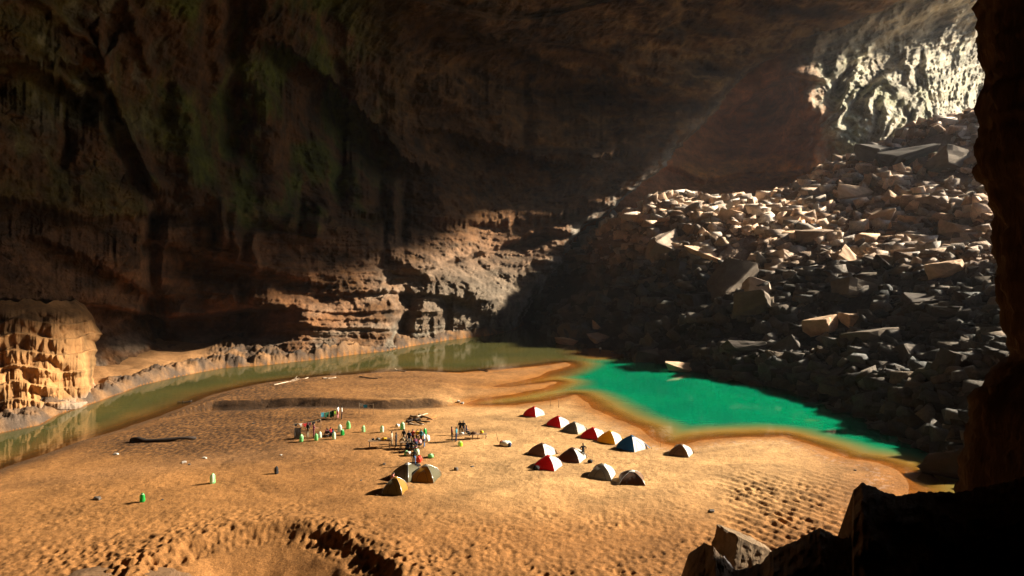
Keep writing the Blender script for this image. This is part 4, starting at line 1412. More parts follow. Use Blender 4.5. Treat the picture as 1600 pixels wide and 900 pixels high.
T(1076, 717, 1.70, 1.47, 18, [M_BROWN, M_WHITE, M_BROWN, M_CREAM], "tan dome tent standing alone near the shore to the right", door=0)
T(628, 776, 1.40, 1.73, 36, [M_OLIVE, M_OCHRE, M_OCHRE, M_OCHRE], "olive and yellow dome tent with its dark side forward, nearest of three", group="tents by the kitchen", fly=M_OCHRE, door=0, flap=False)
T(638, 756, 1.75, 1.73, 10, [M_GREY, M_OLIVE, M_BROWN, M_BROWN], "grey dome tent with a pale cap between two yellow ones", group="tents by the kitchen", fly=M_WHITE, door=0, flap=False)
T(677, 757, 1.75, 1.73, 32, [M_OCHRE, M_OLIVE, M_OCHRE, M_OLIVE], "yellow and dark dome tent right of the grey one", group="tents by the kitchen", fly=M_GREY, door=0, flap=False)


# ---- people
def person(px, py, pose, shirt, pants, label, face=0.0, hgt=1.82, hold=None, group=None, zoff=0.0, hat=None):
    X, Y, z = G(px, py)
    J = {}
    if pose in ('stand', 'hips', 'reach', 'walk'):
        st = 0.16 if pose == 'walk' else 0.0
        J = dict(pel=(0, 0, .95), wa=(0, 0.0, 1.10), ch=(0, -.01, 1.33), nk=(0, 0.0, 1.47), hd=(0, .02, 1.56), tp=(0, .02, 1.66),
                 hl=(-.10, 0, .90), kl=(-.11, .03 + st, .50), fl=(-.12, 0 - st * 0 + st, .09), tl=(-.13, .15 + st, .04),
                 hr=(.10, 0, .90), kr=(.11, .03 - st * .3, .50), fr=(.12, 0 - st, .09), tr=(.13, .15 - st, .04),
                 sl=(-.19, 0, 1.40), sr=(.19, 0, 1.40))
        if pose == 'hips':
            J.update(el=(-.40, -.04, 1.16), al=(-.18, .06, 1.02), er=(.40, -.04, 1.16), ar=(.18, .06, 1.02))
        elif pose == 'reach':
            J.update(el=(-.25, .12, 1.16), al=(-.18, .38, 1.12), er=(.25, .12, 1.16), ar=(.18, .38, 1.14))
        else:
            J.update(el=(-.26, -.03, 1.12), al=(-.27, .08, .86), er=(.26, .0, 1.12), ar=(.27, .12, .88))
    elif pose == 'bend':
        J = dict(pel=(0, 0, .92), wa=(0, .12, 1.04), ch=(0, .32, 1.14), nk=(0, .44, 1.18), hd=(0, .54, 1.18), tp=(0, .63, 1.17),
                 hl=(-.10, 0, .87), kl=(-.12, .06, .48), fl=(-.13, 0, .09), tl=(-.14, .15, .04), hr=(.10, 0, .87), kr=(.12, .06, .48), fr=(.13, 0, .09), tr=(.14, .15, .04),
                 sl=(-.18, .38, 1.14), sr=(.18, .38, 1.14), el=(-.20, .46, .88), al=(-.14, .55, .66), er=(.20, .46, .88), ar=(.14, .55, .66))
    elif pose == 'sit':
        J = dict(pel=(0, 0, .52), wa=(0, 0, .68), ch=(0, .04, .90), nk=(0, .06, 1.04), hd=(0, .10, 1.13), tp=(0, .11, 1.23),
                 hl=(-.10, .02, .50), kl=(-.14, .42, .50), fl=(-.14, .40, .09), tl=(-.15, .54, .04), hr=(.10, .02, .50), kr=(.14, .42, .50), fr=(.14, .38, .09), tr=(.15, .52, .04),
                 sl=(-.19, .05, .98), sr=(.19, .05, .98), el=(-.25, .14, .74), al=(-.12, .36, .70), er=(.25, .14, .74), ar=(.12, .34, .70))
    else:  # squat
        J = dict(pel=(0, 0, .26), wa=(0, .04, .42), ch=(0, .14, .62), nk=(0, .20, .75), hd=(0, .25, .83), tp=(0, .27, .93),
                 hl=(-.10, .02, .24), kl=(-.17, .36, .46), fl=(-.14, .20, .09), tl=(-.15, .34, .04), hr=(.10, .02, .24), kr=(.17, .36, .46), fr=(.14, .20, .09), tr=(.15, .34, .04),
                 sl=(-.19, .16, .69), sr=(.19, .16, .69), el=(-.26, .36, .52), al=(-.10, .50, .46), er=(.26, .36, .52), ar=(.10, .50, .44))
    rad = dict(pel=.135, wa=.12, ch=.145, nk=.06, hd=.088, tp=.075, hl=.095, kl=.062, fl=.045, tl=.038, hr=.095, kr=.062, fr=.045, tr=.038,
               sl=.062, sr=.062, el=.045, er=.045, al=.03, ar=.03)
    rad = {q: r_ * 1.15 for q, r_ in rad.items()}
    E = [('pel', 'wa'), ('wa', 'ch'), ('ch', 'nk'), ('nk', 'hd'), ('hd', 'tp'), ('pel', 'hl'), ('hl', 'kl'), ('kl', 'fl'), ('fl', 'tl'), ('pel', 'hr'), ('hr', 'kr'), ('kr', 'fr'), ('fr', 'tr'),
         ('ch', 'sl'), ('sl', 'el'), ('el', 'al'), ('ch', 'sr'), ('sr', 'er'), ('er', 'ar')]
    reg = {('pel', 'wa'): 2, ('pel', 'hl'): 2, ('hl', 'kl'): 2, ('kl', 'fl'): 2, ('pel', 'hr'): 2, ('hr', 'kr'): 2, ('kr', 'fr'): 2, ('fl', 'tl'): 3, ('fr', 'tr'): 3,
           ('nk', 'hd'): 0, ('hd', 'tp'): 0, ('el', 'al'): 0, ('er', 'ar'): 0}
    for s, a, e in (('l', 'al', 'el'), ('r', 'ar', 'er')):     # palm and five fingers
        A = Vector(J[a]); D = (A - Vector(J[e])).normalized()
        side = D.cross(Vector((0, 1, 0.3))).normalized()
        pm = 'p' + s
        J[pm] = tuple(A + D * .07); rad[pm] = .03; E.append((a, pm)); reg[(a, pm)] = 0
        for i, (of, ln) in enumerate(((-.032, .06), (-.011, .075), (.011, .08), (.032, .065), (.055, .035))):
            f = f"f{s}{i}"
            J[f] = tuple(A + D * (.075 + (ln if i < 4 else .01)) + side * of * 1.1 + Vector((0, .015, -.01)))
            rad[f] = .009; E.append((pm, f)); reg[(pm, f)] = 0
    # nose
    H0 = Vector(J['hd']); J['ns'] = tuple(H0 + Vector((0, .105, 0.0))); rad['ns'] = .014; E.append(('hd', 'ns')); reg[('hd', 'ns')] = 0
    names = list(J)
    k = hgt / 1.72
    me = bpy.data.meshes.new("person")
    me.from_pydata([tuple(c * k for c in J[n]) for n in names], [(names.index(a), names.index(b)) for a, b in E], [])
    tmp = bpy.data.objects.new("tmp_person", me)
    COL.objects.link(tmp)
    md = tmp.modifiers.new("Skin", 'SKIN')
    sv = me.skin_vertices[0].data if me.skin_vertices else None
    if sv is None:
        bpy.context.view_layer.objects.active = tmp
        bm0 = bmesh.new(); bm0.from_mesh(me); bm0.verts.layers.skin.verify(); bm0.to_mesh(me); bm0.free()
        sv = me.skin_vertices[0].data
    for i, n in enumerate(names):
        r = rad[n] * k
        sv[i].radius = (r, r * (0.72 if n in ('ch', 'wa', 'pel') else 1))
        sv[i].use_root = (n == 'pel')
    sb = tmp.modifiers.new("Sub", 'SUBSURF'); sb.levels = 1; sb.render_levels = 1
    dg = bpy.context.evaluated_depsgraph_get()
    ev = tmp.evaluated_get(dg)
    nm = bpy.data.meshes.new_from_object(ev, depsgraph=dg)
    bpy.data.objects.remove(tmp)
    cen = np.array([p.center[:] for p in nm.polygons])
    best = np.full(len(cen), 9.0); mi = np.zeros(len(cen), np.int32)
    for a, b in E:
        p0 = np.array(J[a]) * k; p1 = np.array(J[b]) * k
        t = np.clip(((cen - p0) @ (p1 - p0)) / max(1e-6, (p1 - p0) @ (p1 - p0)), 0, 1)
        dd = np.linalg.norm(cen - p0 - t[:, None] * (p1 - p0), axis=1) - 0.5 * (rad[a] + rad[b]) * k
        m = dd < best
        best = np.where(m, dd, best); mi = np.where(m, reg.get((a, b), 1), mi)
    nm.materials.clear()
    for m in (M_SKIN, shirt, pants, M_SHOE): nm.materials.append(m)
    nm.polygons.foreach_set("material_index", mi)
    nm.polygons.foreach_set("use_smooth", [True] * len(nm.polygons))
    nm.name = "person"
    o = bpy.data.objects.new("person", nm)
    COL.objects.link(o)
    o.location = (X, Y, z + zoff); o.rotation_euler = (0, 0, face)
    tag(o, label, "person", group or "people at the camp")
    # hair or hat
    bm = bmesh.new()
    tpv = Vector(J['tp']) * k; hv = Vector(J['hd']) * k
    c = hv.lerp(tpv, .62) + Vector((0, -.018, 0.012))
    blob(bm, c, (.098 * k, .105 * k, .10 * k), 2)
    bmesh.ops.bisect_plane(bm, geom=bm.verts[:] + bm.edges[:] + bm.faces[:], plane_co=c + Vector((0, .03, -.03)), plane_no=Vector((0, .55, -.8)), clear_outer=True)
    build("cap" if hat else "hair", bm, hat or M_HAIR, o)
    return o


Pp = person
Pp(911, 717, 'hips', M_BLACK, M_BLACK, "person in black with hands on hips beside the dark brown tent", face=0.3)
Pp(481, 683, 'stand', M_BLACK, M_KHAKI, "person in dark top and pale shorts by the red washing", face=2.5)
Pp(490, 683.5, 'reach', M_PCLOTH, M_PCLOTH, "person in plum clothes standing by the red washing", face=-1.2)
Pp(528, 654, 'reach', M_WCLOTH, M_PINK, "person in white top hanging washing on the green line", face=1.4)
Pp(534, 655, 'stand', M_WCLOTH, M_BLACK, "person with black trousers at the end of the green line", face=1.8)
Pp(508, 681, 'squat', M_PCLOTH, M_BLACK, "squatting person in plum top among the green sacks", face=-1.6)
Pp(513, 682, 'sit', M_BLACK, M_BLACK, "seated person in black, left of two, among the green sacks", face=2.8, zoff=-.35)
Pp(517, 681, 'squat', M_RCLOTH, M_NAVY, "squatting person in red top among the green sacks", face=0.4)
Pp(521, 682, 'sit', M_NAVY, M_BLACK, "seated person in navy next to a green sack", face=1.5, zoff=-.35)
Pp(647, 727, 'stand', M_BLACK, M_JEANS, "standing person in black top and bright blue jeans", face=0.2, hgt=1.75)
crowd = [(612, 697, 'stand', M_CREAM, M_KHAKI, "person in cream jacket at the left end of the kitchen group", 1.5),
         (619, 699, 'stand', M_BLACK, M_BLACK, "person in black left of the kitchen table", 1.4),
         (625, 701, 'bend', M_KHAKI, M_WCLOTH, "person with white trousers bending over the kitchen table", -1.2),
         (634, 699, 'sit', M_BLACK, M_NAVY, "person in black seated at the left of the kitchen table", -1.4),
         (639, 696, 'stand', M_NAVY, M_BLACK, "person in navy standing behind the kitchen table", 3.0),
         (645, 694, 'stand', M_RCLOTH, M_BLACK, "person in red top standing behind the kitchen table", 3.1),
         (652, 694, 'reach', M_YCLOTH, M_NAVY, "person in yellow top behind the kitchen table", 3.0),
         (658, 694, 'stand', M_TEAL, M_BLACK, "person in teal top at the right rear of the kitchen table", 2.6),
         (643, 706, 'sit', M_BLACK, M_BLACK, "person in black seated in front of the kitchen table", -0.1),
         (637, 705, 'squat', M_NAVY, M_BLACK, "squatting person in navy in front of the kitchen table", 0.3),
         (650, 704, 'bend', M_PCLOTH, M_NAVY, "person in plum top bending at the front of the kitchen table", 0.4),
         (657, 702, 'sit', M_PINK, M_BLACK, "person in pink top seated near the right end of the kitchen table", 0.9),
         (663, 699, 'stand', M_WCLOTH, M_JEANS, "person in white top at the right end of the kitchen table", 1.5),
         (631, 693, 'stand', M_BLACK, M_KHAKI, "person in black with khaki trousers at the rear left of the kitchen", 2.6),
         (648, 711, 'squat', M_PINK, M_BLACK, "squatting person in pink top by the big green sack", -0.6)]
for a in crowd:
    Pp(*a[:6], face=a[6], group="people round the kitchen table")
for a in [(706, 689, 'stand', M_PCLOTH, M_BLACK, "person in plum top left of the wooden bench table", -1.3), (713, 690, 'stand', M_TEAL, M_NAVY, "person in teal top left of the wooden bench table", 1.3),
          (719, 679, 'stand', M_BLACK, M_BLACK, "person in black, left of two, behind the bench table", 3.0), (724, 679, 'stand', M_BLACK, M_NAVY, "person in black and navy, right of two, behind the bench table", 3.2),
          (728, 681, 'sit', M_NAVY, M_BLACK, "seated person in navy at the end of the bench table", -1.5)]:
    Pp(*a[:6], face=a[6], group="people round the bench table")
Pp(611, 755, 'squat', M_PINK, M_BLACK, "person squatting left of the grey tent", face=-1.0)
Pp(938, 553, 'stand', M_WCLOTH, M_BLACK, "tiny far person in white on the small sand spit", face=0)


# ---- sacks
def sack(px, py, h, wd, mat, label, group="green waterproof sacks", lean=0.0, seed=0):
    X, Y, z = G(px, py)
    root = empty("sack", (X, Y, z - 0.02), seed * 1.3)
    tag(root, label, "sack", group)
    h = h * 0.87
    r_ = random.Random(seed)
    bm = bmesh.new()
    rings = []
    n = 14
    prof = [(0.0, .80), (0.04, .96), (.2, 1.04), (.45, 1.0), (.65, .98), (.80, .86), (.9, .62), (.95, .40)]
    ph = r_.uniform(0, 6)
    for t, rr in prof:
        ring = []
        for k in range(n):
            a = 2 * math.pi * k / n
            w_ = 1 + 0.07 * math.sin(3 * a + ph + 4 * t) + 0.05 * math.sin(7 * t * 3 + a)
            ring.append(bm.verts.new((math.cos(a) * wd / 2 * rr * w_ + lean * t * h, math.sin(a) * wd / 2 * 0.8 * rr * w_, t * h)))
        rings.append(ring)
    for r0, r1 in zip(rings[:-1], rings[1:]):
        for k in range(n):
            f = bm.faces.new((r0[k], r0[(k + 1) % n], r1[(k + 1) % n], r1[k])); f.smooth = True
    bm.faces.new(rings[0][::-1]); bm.faces.new(rings[-1])
    for f in bm.faces:
        c = f.calc_center_median()
        f.material_index = 1 if (c.x - lean * c.z) > 0.12 * wd + 0.05 * math.sin(9 * c.z + seed) or c.z > .9 * h else 0  # sunlit sheen painted pale on one side and the top
    ob = build("sack_body", bm, [mat, M_BAGW if mat is not M_BLACK else mat], root)
    bm = bmesh.new()
    tube(bm, [(-wd * .22 + lean * h, 0, h * .97), (0 + lean * h, .01, h * .985), (wd * .22 + lean * h, 0, h * .97)], [.04, .055, .04], 6)
    build("rolled_top", bm, mat, root)
    for s in (-1, 1):
        bm = bmesh.new()
        tube(bm, [(s * wd * .2 + lean * h * .8, -wd * .38, h * .82), (s * wd * .24 + lean * h * .6, -wd * .50, h * .6), (s * wd * .22, -wd * .46, h * .25)], .018, 4)
        build("strap", bm, M_STRAP, root)
    return root


sack(471, 690, 1.05, .55, M_BAG, "green sack leaning on the grey sheet at the left end of the camp", seed=1)
sack(494, 688, 1.0, .5, M_BAG, "green sack right behind the plum-dressed person", seed=2)
sack(500, 684, .9, .45, M_BAGW, "small pale green sack beside the seated group", seed=3)
sack(522, 686, 1.1, .5, M_BAG, "green sack at the right end of the seated group", seed=4)
sack(531, 675, 1.15, .55, M_BAGW, "tall whitish green sack behind a darker one", seed=5)
sack(535, 680, .9, .6, M_BAGD, "squat darker green sack in front of the tall whitish one", seed=6)
sack(544, 670, 1.25, .6, M_BAG, "tall green sack with a white top standing behind the others", seed=7)
sack(568, 675, 1.0, .5, M_BAG, "green sack alone between the washing line and the kitchen", seed=8)
sack(597, 675, 1.0, .55, M_BAG, "green sack standing in the gap left of the wood pile", seed=9)
sack(629, 671, 1.15, .6, M_BAG, "broad bright green sack just left of the wood pile", seed=10)
sack(664, 680, 1.1, .55, M_BAGD, "deep green sack behind the kitchen group", seed=11)
sack(222, 784, 0.95, .5, M_BAGD, "deep green pointed sack alone at the near left of the beach", seed=12, lean=-.05)
sack(332.5, 755, 1.15, .55, M_BAG, "green sack alone in the middle left of the beach", seed=13)
sack(651, 711, .9, .75, M_BAGD, "round green sack behind the person in blue jeans", seed=14)
sack(635, 711, .6, .55, M_BAG, "low green sack at the front of the kitchen group", seed=15)
sack(673, 714, .45, .8, M_BAG, "slumped green and white sack right of the kitchen group", seed=16)
sack(719, 697, .7, .6, plain("lime_sack", (0.45, 0.75, 0.05), 0.5, 0.1, trans=.3), "lime green sack in front of the bench table", seed=17)
sack(432, 740, .9, .5, M_BLACK, "dark upright bag alone on the middle of the left beach", seed=18, group="dark bags")
sack(619, 756, .6, .5, M_BAGD, "small green bag between the squatting person and the grey tent", seed=19)


def cloth_sheet(px, py, zb, wd, hh, mat, rz, label, cat, group, name="garment", sleeves=False, seed=0, at=None):
    """a garment or sheet hanging from a line, with folds and real thickness"""
    X, Y, z = at if at else G(px, py)
    bm = bmesh.new()
    r_ = random.Random(seed)
    ph = r_.uniform(0, 6)
    nx, nz = 8, 8
    vs = []
    for j in range(nz + 1):
        row = []
        for i in range(nx + 1):
            u = i / nx - .5; v = j / nz
            ww = wd * (1 + (0.35 if sleeves and v < .3 else 0))
            row.append(bm.verts.new((u * ww, 0.04 * math.sin(u * 14 + ph) * v + 0.02 * math.sin(u * 30 + v * 4), zb - v * hh * (1 - 0.06 * math.sin(u * 9 + ph)))))
        vs.append(row)
    for j in range(nz):
        for i in range(nx):
            if sleeves and j > 2 and (i == 0 or i == nx - 1): continue
            f = bm.faces.new((vs[j][i], vs[j + 1][i], vs[j + 1][i + 1], vs[j][i + 1])); f.smooth = True
    bmesh.ops.solidify(bm, geom=bm.faces[:], thickness=0.02)
    o = build(name, bm, mat)
    o.location = (X, Y, z); o.rotation_euler = (0, 0, rz)
    tag(o, label, cat, group)
    return o


def washing_line(p0, p1, hp, items, label):
    A = Vector(G(*p0)); B = Vector(G(*p1))
    root = empty("washing_line", A)
    tag(root, label, "washing line", "washing lines")
    D = B - A
    for q in (Vector((0, 0, 0)), D):
        bm = bmesh.new(); tube(bm, [q + Vector((0, 0, -.1)), q + Vector((.03, 0, hp * .6)), q + Vector((0.0, 0.02, hp + .06))], [.035, .03, .022], 6)
        build("pole", bm, M_WOOD, root)
    bm = bmesh.new()
    tube(bm, [Vector((0, 0, hp)) + D * t + Vector((0, 0, -.18 * 4 * t * (1 - t))) for t in [i / 10 for i in range(11)]], .012, 4)
    build("rope", bm, M_ROPE, root)
    rz = math.atan2(D.y, D.x)
    for i, (t, wd, hh, mat, lab, cat, sl) in enumerate(items):
        p = A + D * t
        cloth_sheet(0, 0, hp - .18 * 4 * t * (1 - t) + 0.02, wd, hh, mat, rz, lab, cat, "washing hung on the lines", sleeves=sl, seed=i, at=(p.x, p.y, p.z))


washing_line((459, 678), (501, 671), 1.35, [(.08, .45, .35, M_BLACK, "black shirt at the left end of the lower washing line", "shirt", True), (.26, .35, .45, M_WCLOTH, "white shirt hanging left of the red ones", "shirt", True),
             (.42, .6, .5, M_RCLOTH, "red shirt in the middle of the lower washing line", "shirt", True), (.58, .4, .42, M_PCLOTH, "plum cloth right of the red shirt", "cloth", False), (.73, .45, .4, M_BLACK, "black cloth hanging right of the plum one", "cloth", False), (.92, .4, .35, M_DBROWN, "dark brown cloth at the right end of the lower washing line", "cloth", False)],
             "washing line on two wooden poles hung with red and black clothes")
washing_line((501, 658), (525, 653), 1.25, [(.12, .6, .7, M_TEAL, "teal cloth at the left end of the upper washing line", "cloth", False), (.40, .7, .75, M_GCLOTH, "large dark green cloth on the upper washing line", "cloth", False),
             (.72, .75, .9, M_GCLOTH, "longest dark green cloth near the middle pole", "cloth", False), (.95, .3, .7, M_LIME, "narrow lime cloth hanging beside the green ones", "cloth", False)],
             "short washing line hung with dark green cloths")
washing_line((561, 646), (583, 648), 1.55, [(.15, .5, .4, M_GREY, "grey cloth at the left of the lone right line", "cloth", False), (.45, .6, .45, M_TEAL, "blue grey cloth at the middle of the lone right line", "cloth", False)],
             "lone washing line with a tall leaning right pole")
# grey sheet leaning beside the first sack
cloth_sheet(465, 686, 1.4, .8, 1.35, plain("grey_sheet", (0.22, 0.25, 0.30), 0.5), 0.3, "blue grey sheet propped up beside the leftmost sack", "sheet", None, name="sheet", seed=5)


# ---- tables, benches, pots
def table(px, py, L, Wd, H, rz, label):
    X, Y, z = G(px, py)
    root = empty("camp_table", (X, Y, z), rz)
    tag(root, label, "table", "rough wooden camp tables")
    for i in range(4):
        bm = bmesh.new(); boxm(bm, (0, -Wd / 2 + Wd * (i + .5) / 4, H), (L * (1 - .02 * (i % 2)), Wd / 4 * .9, .05), 0.01 * (i - 1.5), .008)
        build("plank", bm, M_WOOD, root)
    for sx in (-1, 1):
        for sy in (-1, 1):
            bm = bmesh.new(); tube(bm, [(sx * L * .44, sy * Wd * .4, -.1), (sx * L * .43, sy * Wd * .38, H - .02)], [.04, .035], 6)
            build("leg", bm, M_WOOD, root)
    for sx in (-1, 1):
        bm = bmesh.new(); tube(bm, [(sx * L * .43, -Wd * .45, H * .55), (sx * L * .43, Wd * .45, H * .57)], .03, 6)
        build("cross_bar", bm, M_WOOD, root)
    return Vector((X, Y, z)), H


def pot(P0, dx, dy, zt, r, h, mat, label, lid=True):
    root = empty("cooking_pot", P0 + Vector((dx, dy, zt)))
    tag(root, label, "pot", "pots and boxes on the tables")
    bm = bmesh.new()
    bmesh.ops.create_cone(bm, cap_ends=True, segments=14, radius1=r * .9, radius2=r, depth=h, matrix=Matrix.Translation((0, 0, h / 2)))
    build("pot_body", bm, mat, root, smooth=False)
    bm = bmesh.new()
    tube(bm, [(-r * 1.0, 0, h * .8), (-r * .8, 0, h * 1.35), (0, 0, h * 1.55), (r * .8, 0, h * 1.35), (r * 1.0, 0, h * .8)], .012, 4)
    build("handle", bm, M_STRAP, root)


def bag(P0, dx, dy, zt, s, mat, label, group="bundles at the camp"):
    bm = bmesh.new()
    vs = blob(bm, (0, 0, s[2] * .8), s, 3)
    for v in vs:
        v.co += v.co.normalized() * 0.12 * min(s) * math.sin(v.co.x * 17 + v.co.y * 11 + v.co.z * 9)
        if v.co.z < 0.0: v.co.z = 0
    root = empty("bundle", P0 + Vector((dx, dy, zt)))
    tag(root, label, "bundle", group)
    build("cloth_body", bm, mat, root)
    bm = bmesh.new(); tube(bm, [(-s[0] * .5, 0, s[2] * 1.62), (0, 0, s[2] * 2.0), (s[0] * .5, 0, s[2] * 1.62)], .02, 4)
    build("handle", bm, M_STRAP, root)


a, H = table(593, 699, 2.7, .9, .85, 0.12, "long rough table with yellow and grey goods on top, left of the kitchen group")
bag(a, -.2, 0, H + .03, (.28, .2, .16), M_GREY, "grey bundle on the long rough table")
bag(a, .55, 0, H + .03, (.34, .26, .18), M_YCLOTH, "bright yellow bundle on the long rough table")
pot(a, 1.1, 0, H + .03, .16, .2, M_METAL, "steel pot at the right end of the long rough table")
pot(a, -.8, .05, H + .03, .16, .16, M_BLACK, "black pot at the left end of the long rough table")
a, H = table(645, 700, 3.0, 1.0, .8, 0.1, "kitchen table hidden in the middle of the crowd")
bag(a, .4, 0, H + .03, (.3, .25, .15), M_WCLOTH, "white bundle on the kitchen table")
bag(a, .9, .1, H + .03, (.25, .2, .14), M_RCLOTH, "red bundle on the kitchen table")
pot(a, -.4, 0, H + .03, .2, .25, M_METAL, "steel pot on the kitchen table")
pot(a, 1.3, -.1, H + .03, .17, .22, M_BLACK, "black pot at the right end of the kitchen table")
a, H = table(730, 686, 3.1, .8, .6, 0.12, "rough wooden bench table, left half of the right-hand pair")
pot(a, .2, 0, H + .03, .2, .2, M_BLACK, "black pot on the left bench table")
bag(a, .8, 0, H + .03, (.4, .22, .16), M_DBROWN, "dark brown bundle on the left bench table")
bag(a, -.7, 0, H + .03, (.3, .2, .14), M_WCLOTH, "white bundle on the left bench table")
a, H = table(749, 684, 2.0, .7, .5, -0.1, "low wooden bench at the right end of the right-hand pair")
bag(a, .3, .1, H + .03, (.25, .18, .22), M_YCLOTH, "yellow bundle on the low wooden bench")
a = Vector(G(784, 696)); bag(a, 0, 0, 0, (.3, .35, .32), M_RCLOTH, "red and dark bundle lying right of the tables")
a = Vector(G(790, 697)); bag(a, 0, 0, 0, (.7, .45, .38), M_WCLOTH, "large white bundle lying on the sand right of the tables")
a = Vector(G(796, 698)); bag(a, 0, 0, 0, (.25, .3, .3), M_NAVY, "small navy bundle against the large white one")
a = Vector(G(655, 722)); bag(a, 0, 0, 0, (.35, .35, .42), M_REDPL, "bright red bag beside the person in blue jeans")
a = Vector(G(639, 712)); bag(a, 0, 0, 0, (.35, .3, .28), M_WCLOTH, "white bundle at the front left of the kitchen group")
a = Vector(G(667, 690)); bag(a, 0, 0, 0, (.4, .35, .5), M_WCLOTH, "pale bundle at the right rear of the kitchen group")
a = Vector(G(651, 729)); bag(a, 0, 0, 0, (.45, .3, .18), M_BLACK, "flat black bundle at the feet of the person in blue jeans")
a = Vector(G(621, 667)); bag(a, 0, 0, 0, (.3, .25, .24), M_WCLOTH, "small white bundle left of the broad green sack")
a = Vector(G(838, 734)); bag(a, 0, 0, 0, (.35, .3, .25), M_BLACK, "black bundle at the left foot of the front red tent")
a = Vector(G(922, 723)); bag(a, 0, 0, 0, (.3, .3, .2), M_BLACK, "black bundle by the figure with hands on hips")


# ---- wood
def log(px0, py0, px1, py1, r, mat, label, group=None, z0=0.0, z1=0.0, name="log", bend=0.15, branch=0):
    A = Vector(G(px0, py0)) + Vector((0, 0, z0 + r * .6)); B = Vector(G(px1, py1)) + Vector((0, 0, z1 + r * .6))
    bm = bmesh.new()
    r_ = random.Random(int(px0 * 7 + py0))
    D = B - A; n = 9
    S = D.cross(Vector((0, 0, 1))).normalized()
    pts = [A + D * (i / (n - 1)) + S * bend * math.sin(i / (n - 1) * 3.1 + r_.uniform(0, .4)) + Vector((0, 0, r_.uniform(-.3, .5) * r)) for i in range(n)]
    pts = [p - A for p in pts]
    tube(bm, pts, [r * (1.15 - .6 * i / (n - 1)) * r_.uniform(.85, 1.15) for i in range(n)], 8)
    for b in range(branch):
        q = pts[3 + 2 * b % 5]; tube(bm, [q, q + S * (.5 + .3 * b) * (-1) ** b + Vector((0, 0, .35)) + D * .08, q + S * (1.0 + .3 * b) * (-1) ** b + Vector((0, 0, .5)) + D * .2], [r * .5, r * .35, r * .12], 6)
    o = build(name, bm, mat)
    o.location = A
    tag(o, label, "log" if name == "log" else "driftwood", group)
    return o


for i, (a0, b0, a1, b1, z0, m, t) in enumerate([(640, 653, 664, 664, .0, M_WOOD, "pale log lying across the front of the wood pile"), (634, 660, 660, 655, .1, M_DWOOD, "dark log at the left of the wood pile"),
                                              (641, 654, 669, 655, .25, M_WOOD, "grey log along the back of the wood pile"), (646, 659, 672, 662, .2, M_DWOOD, "dark log at the bottom right of the wood pile"),
                                              (638, 663, 662, 665, .0, M_PWOOD, "long pale log on the near side of the wood pile"), (655, 652, 676, 660, .3, M_WOOD, "brown log sloping right on top of the wood pile"), (650, 656, 668, 651, .4, M_PWOOD, "thin pale log on top of the wood pile"),
                                              (668, 656, 681, 652, 0, plain("orange_wood", (.42, .17, .05), .9), "orange brown twig bundle at the right of the wood pile")]):
    log(a0, b0, a1, b1, .11 + .03 * (i % 3), m, t, "logs of the wood pile", z0, z0)
log(206, 690, 306, 686, .30, M_DWOOD, "long black sunken log lying on the gravelly left beach", bend=.5)
for a0, b0, a1, b1, rr, t, br, m in [(427, 602, 482, 590, .12, "pale branched driftwood on the far sand bar, left", 2, M_PWOOD), (503, 592, 525, 591, .16, "short driftwood on the far sand bar, left of centre", 1, M_PWOOD),
                                     (562, 589, 590, 592, .10, "thin dark driftwood stick on the far sand bar", 0, M_DWOOD), (614, 577, 634, 581, .14, "pale driftwood at the river edge of the sand bar", 1, M_PWOOD), (576, 579, 588, 577, .12, "dark driftwood stub at the river edge", 0, M_DWOOD),
                                     (746, 577, 762, 581, .16, "dark driftwood lying where the bar meets the river", 2, M_DWOOD), (278, 631, 300, 628, .2, "dark stranded branch at the left river bank", 1, M_DWOOD), (750, 524, 768, 527, .2, "dark snag standing in the river near the wall", 1, M_DWOOD)]:
    log(a0, b0, a1, b1, rr, m, t, "driftwood on the far bar", name="driftwood", branch=br)
log(1012, 557, 1024, 578, .16, M_PWOOD, "pale curved branch at the far edge of the green pool", name="driftwood", bend=.8)


def stick(px, py, h, lean, label, r=.03):
    X, Y, z = G(px, py)
    bm = bmesh.new()
    tube(bm, [(0, 0, -.1), (lean * .5, .02, h * .5), (lean, 0, h)], [r * 1.2, r, r * .7], 6)
    o = build("wooden_pole", bm, M_WOOD)
    o.location = (X, Y, z)
    tag(o, label, "pole", "poles stuck in the sand")


stick(860, 635, 1.7, .05, "thin pole stuck in the sand behind the farthest tent, left of two")
stick(873, 637, 1.5, -.03, "thin pole stuck in the sand behind the farthest tent, right of two")
stick(925, 722, 1.1, .05, "short stick right of the figure with hands on hips", .02)
stick(1032, 698, 0.8, .03, "short stick at the pool edge right of the blue tent", .02)
stick(779, 691, 1.2, -.3, "leaning stick above the red bundle", .025)


def stone(px, py, wpx, hr, mat, label, group="stones on the beach", seed=1):
    X, Y, z = G(px, py)
    r = wpx / F * Y * .5
    bm = rock_mesh(300 + seed, 3, 1, 9, .1)
    o = build("stone", bm, mat)
    o.location = (X, Y, z + r * hr * .3); o.scale = (r * .85, r * .85, r * hr); o.rotation_euler = (0, 0, seed)
    tag(o, label, "stone", group)


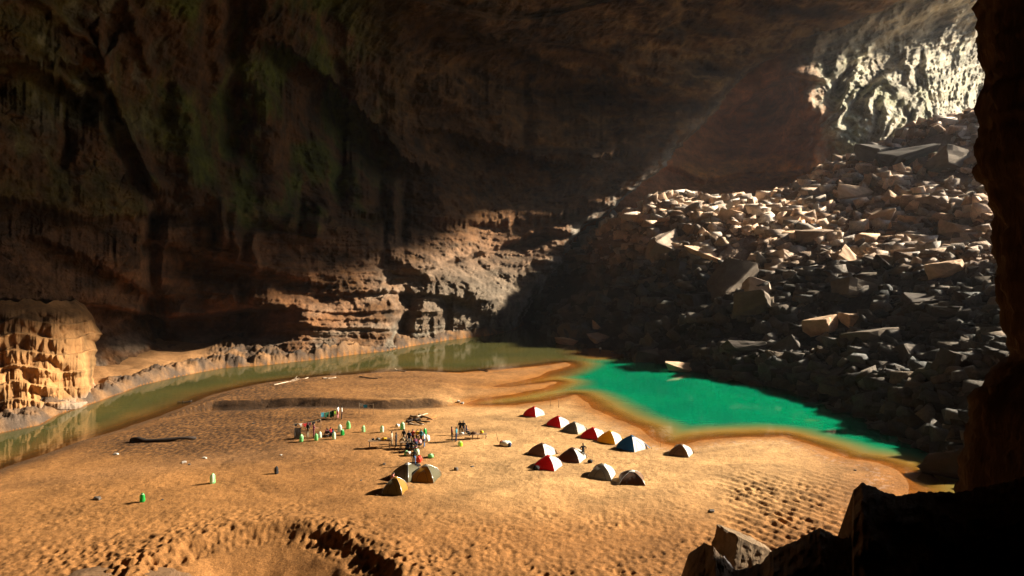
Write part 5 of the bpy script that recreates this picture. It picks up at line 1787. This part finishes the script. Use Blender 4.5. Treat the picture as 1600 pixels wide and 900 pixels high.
for i, (x_, y_, w_, hr, m, t) in enumerate([(152, 780, 12, .7, M_STONE, "dark stone at the near left of the beach"), (713, 734, 9, 1.0, M_STONE, "dark pointed stone right of the three kitchen tents"), (600, 726, 8, .8, M_STONE, "small dark stone left of the person in blue jeans"),
                                          (181, 710, 9, .5, M_PSTONE, "white stone on the gravel at the left"), (738, 729, 8, .3, M_STONE, "flat dark stone in the open sand middle"), (716, 629, 7, 1.1, M_PSTONE, "pale stone at the end of the brown channel, left of two"), (722, 631, 7, .8, M_PSTONE, "pale stone at the end of the brown channel, right of two"),
                                          (287, 723, 8, .6, M_PSTONE, "grey stone, left of the small cluster on the left beach"), (296, 726, 6, .6, M_STONE, "dark stone within the small cluster on the left beach"), (320, 716, 8, .5, M_PSTONE, "grey stone, right of the small cluster on the left beach"),
                                          (254, 781, 5, .5, M_STONE, "tiny dark stone right of the near green sack"), (564, 751, 5, .5, M_STONE, "tiny dark stone left of the kitchen tents"), (439, 711, 5, .5, M_PSTONE, "tiny pale stone above the dark upright bag"), (395, 662, 5, .5, M_STONE, "tiny dark stone on the gravel by the scarp"),
                                          (1112, 799, 14, .35, M_STONE, "low dark stone in the rippled sand at the right"), (1336, 735, 6, .5, M_STONE, "tiny dark stone near the right shore")]):
    stone(x_, y_, w_, hr, m, t, seed=i)



# ------------------------------------------------------------------ haze in the cave air
def make_haze():
    bm = bmesh.new()
    boxm(bm, (190, 240, 118), (1700, 1500, 260))
    m = bpy.data.materials.new("cave_air"); m.use_nodes = True
    n = m.node_tree; n.nodes.clear()
    out = n.nodes.new("ShaderNodeOutputMaterial"); v = n.nodes.new("ShaderNodeVolumePrincipled")
    v.inputs['Color'].default_value = (0.85, 0.9, 1.0, 1); v.inputs['Density'].default_value = HAZE; v.inputs['Anisotropy'].default_value = 0.4
    n.links.new(v.outputs[0], out.inputs['Volume'])
    o = build("haze", bm, m)
    tag(o, "thin bluish haze in the cave air, strongest towards the bright mouth", "haze", kind='stuff')


HAZE = 0.00005
make_haze()
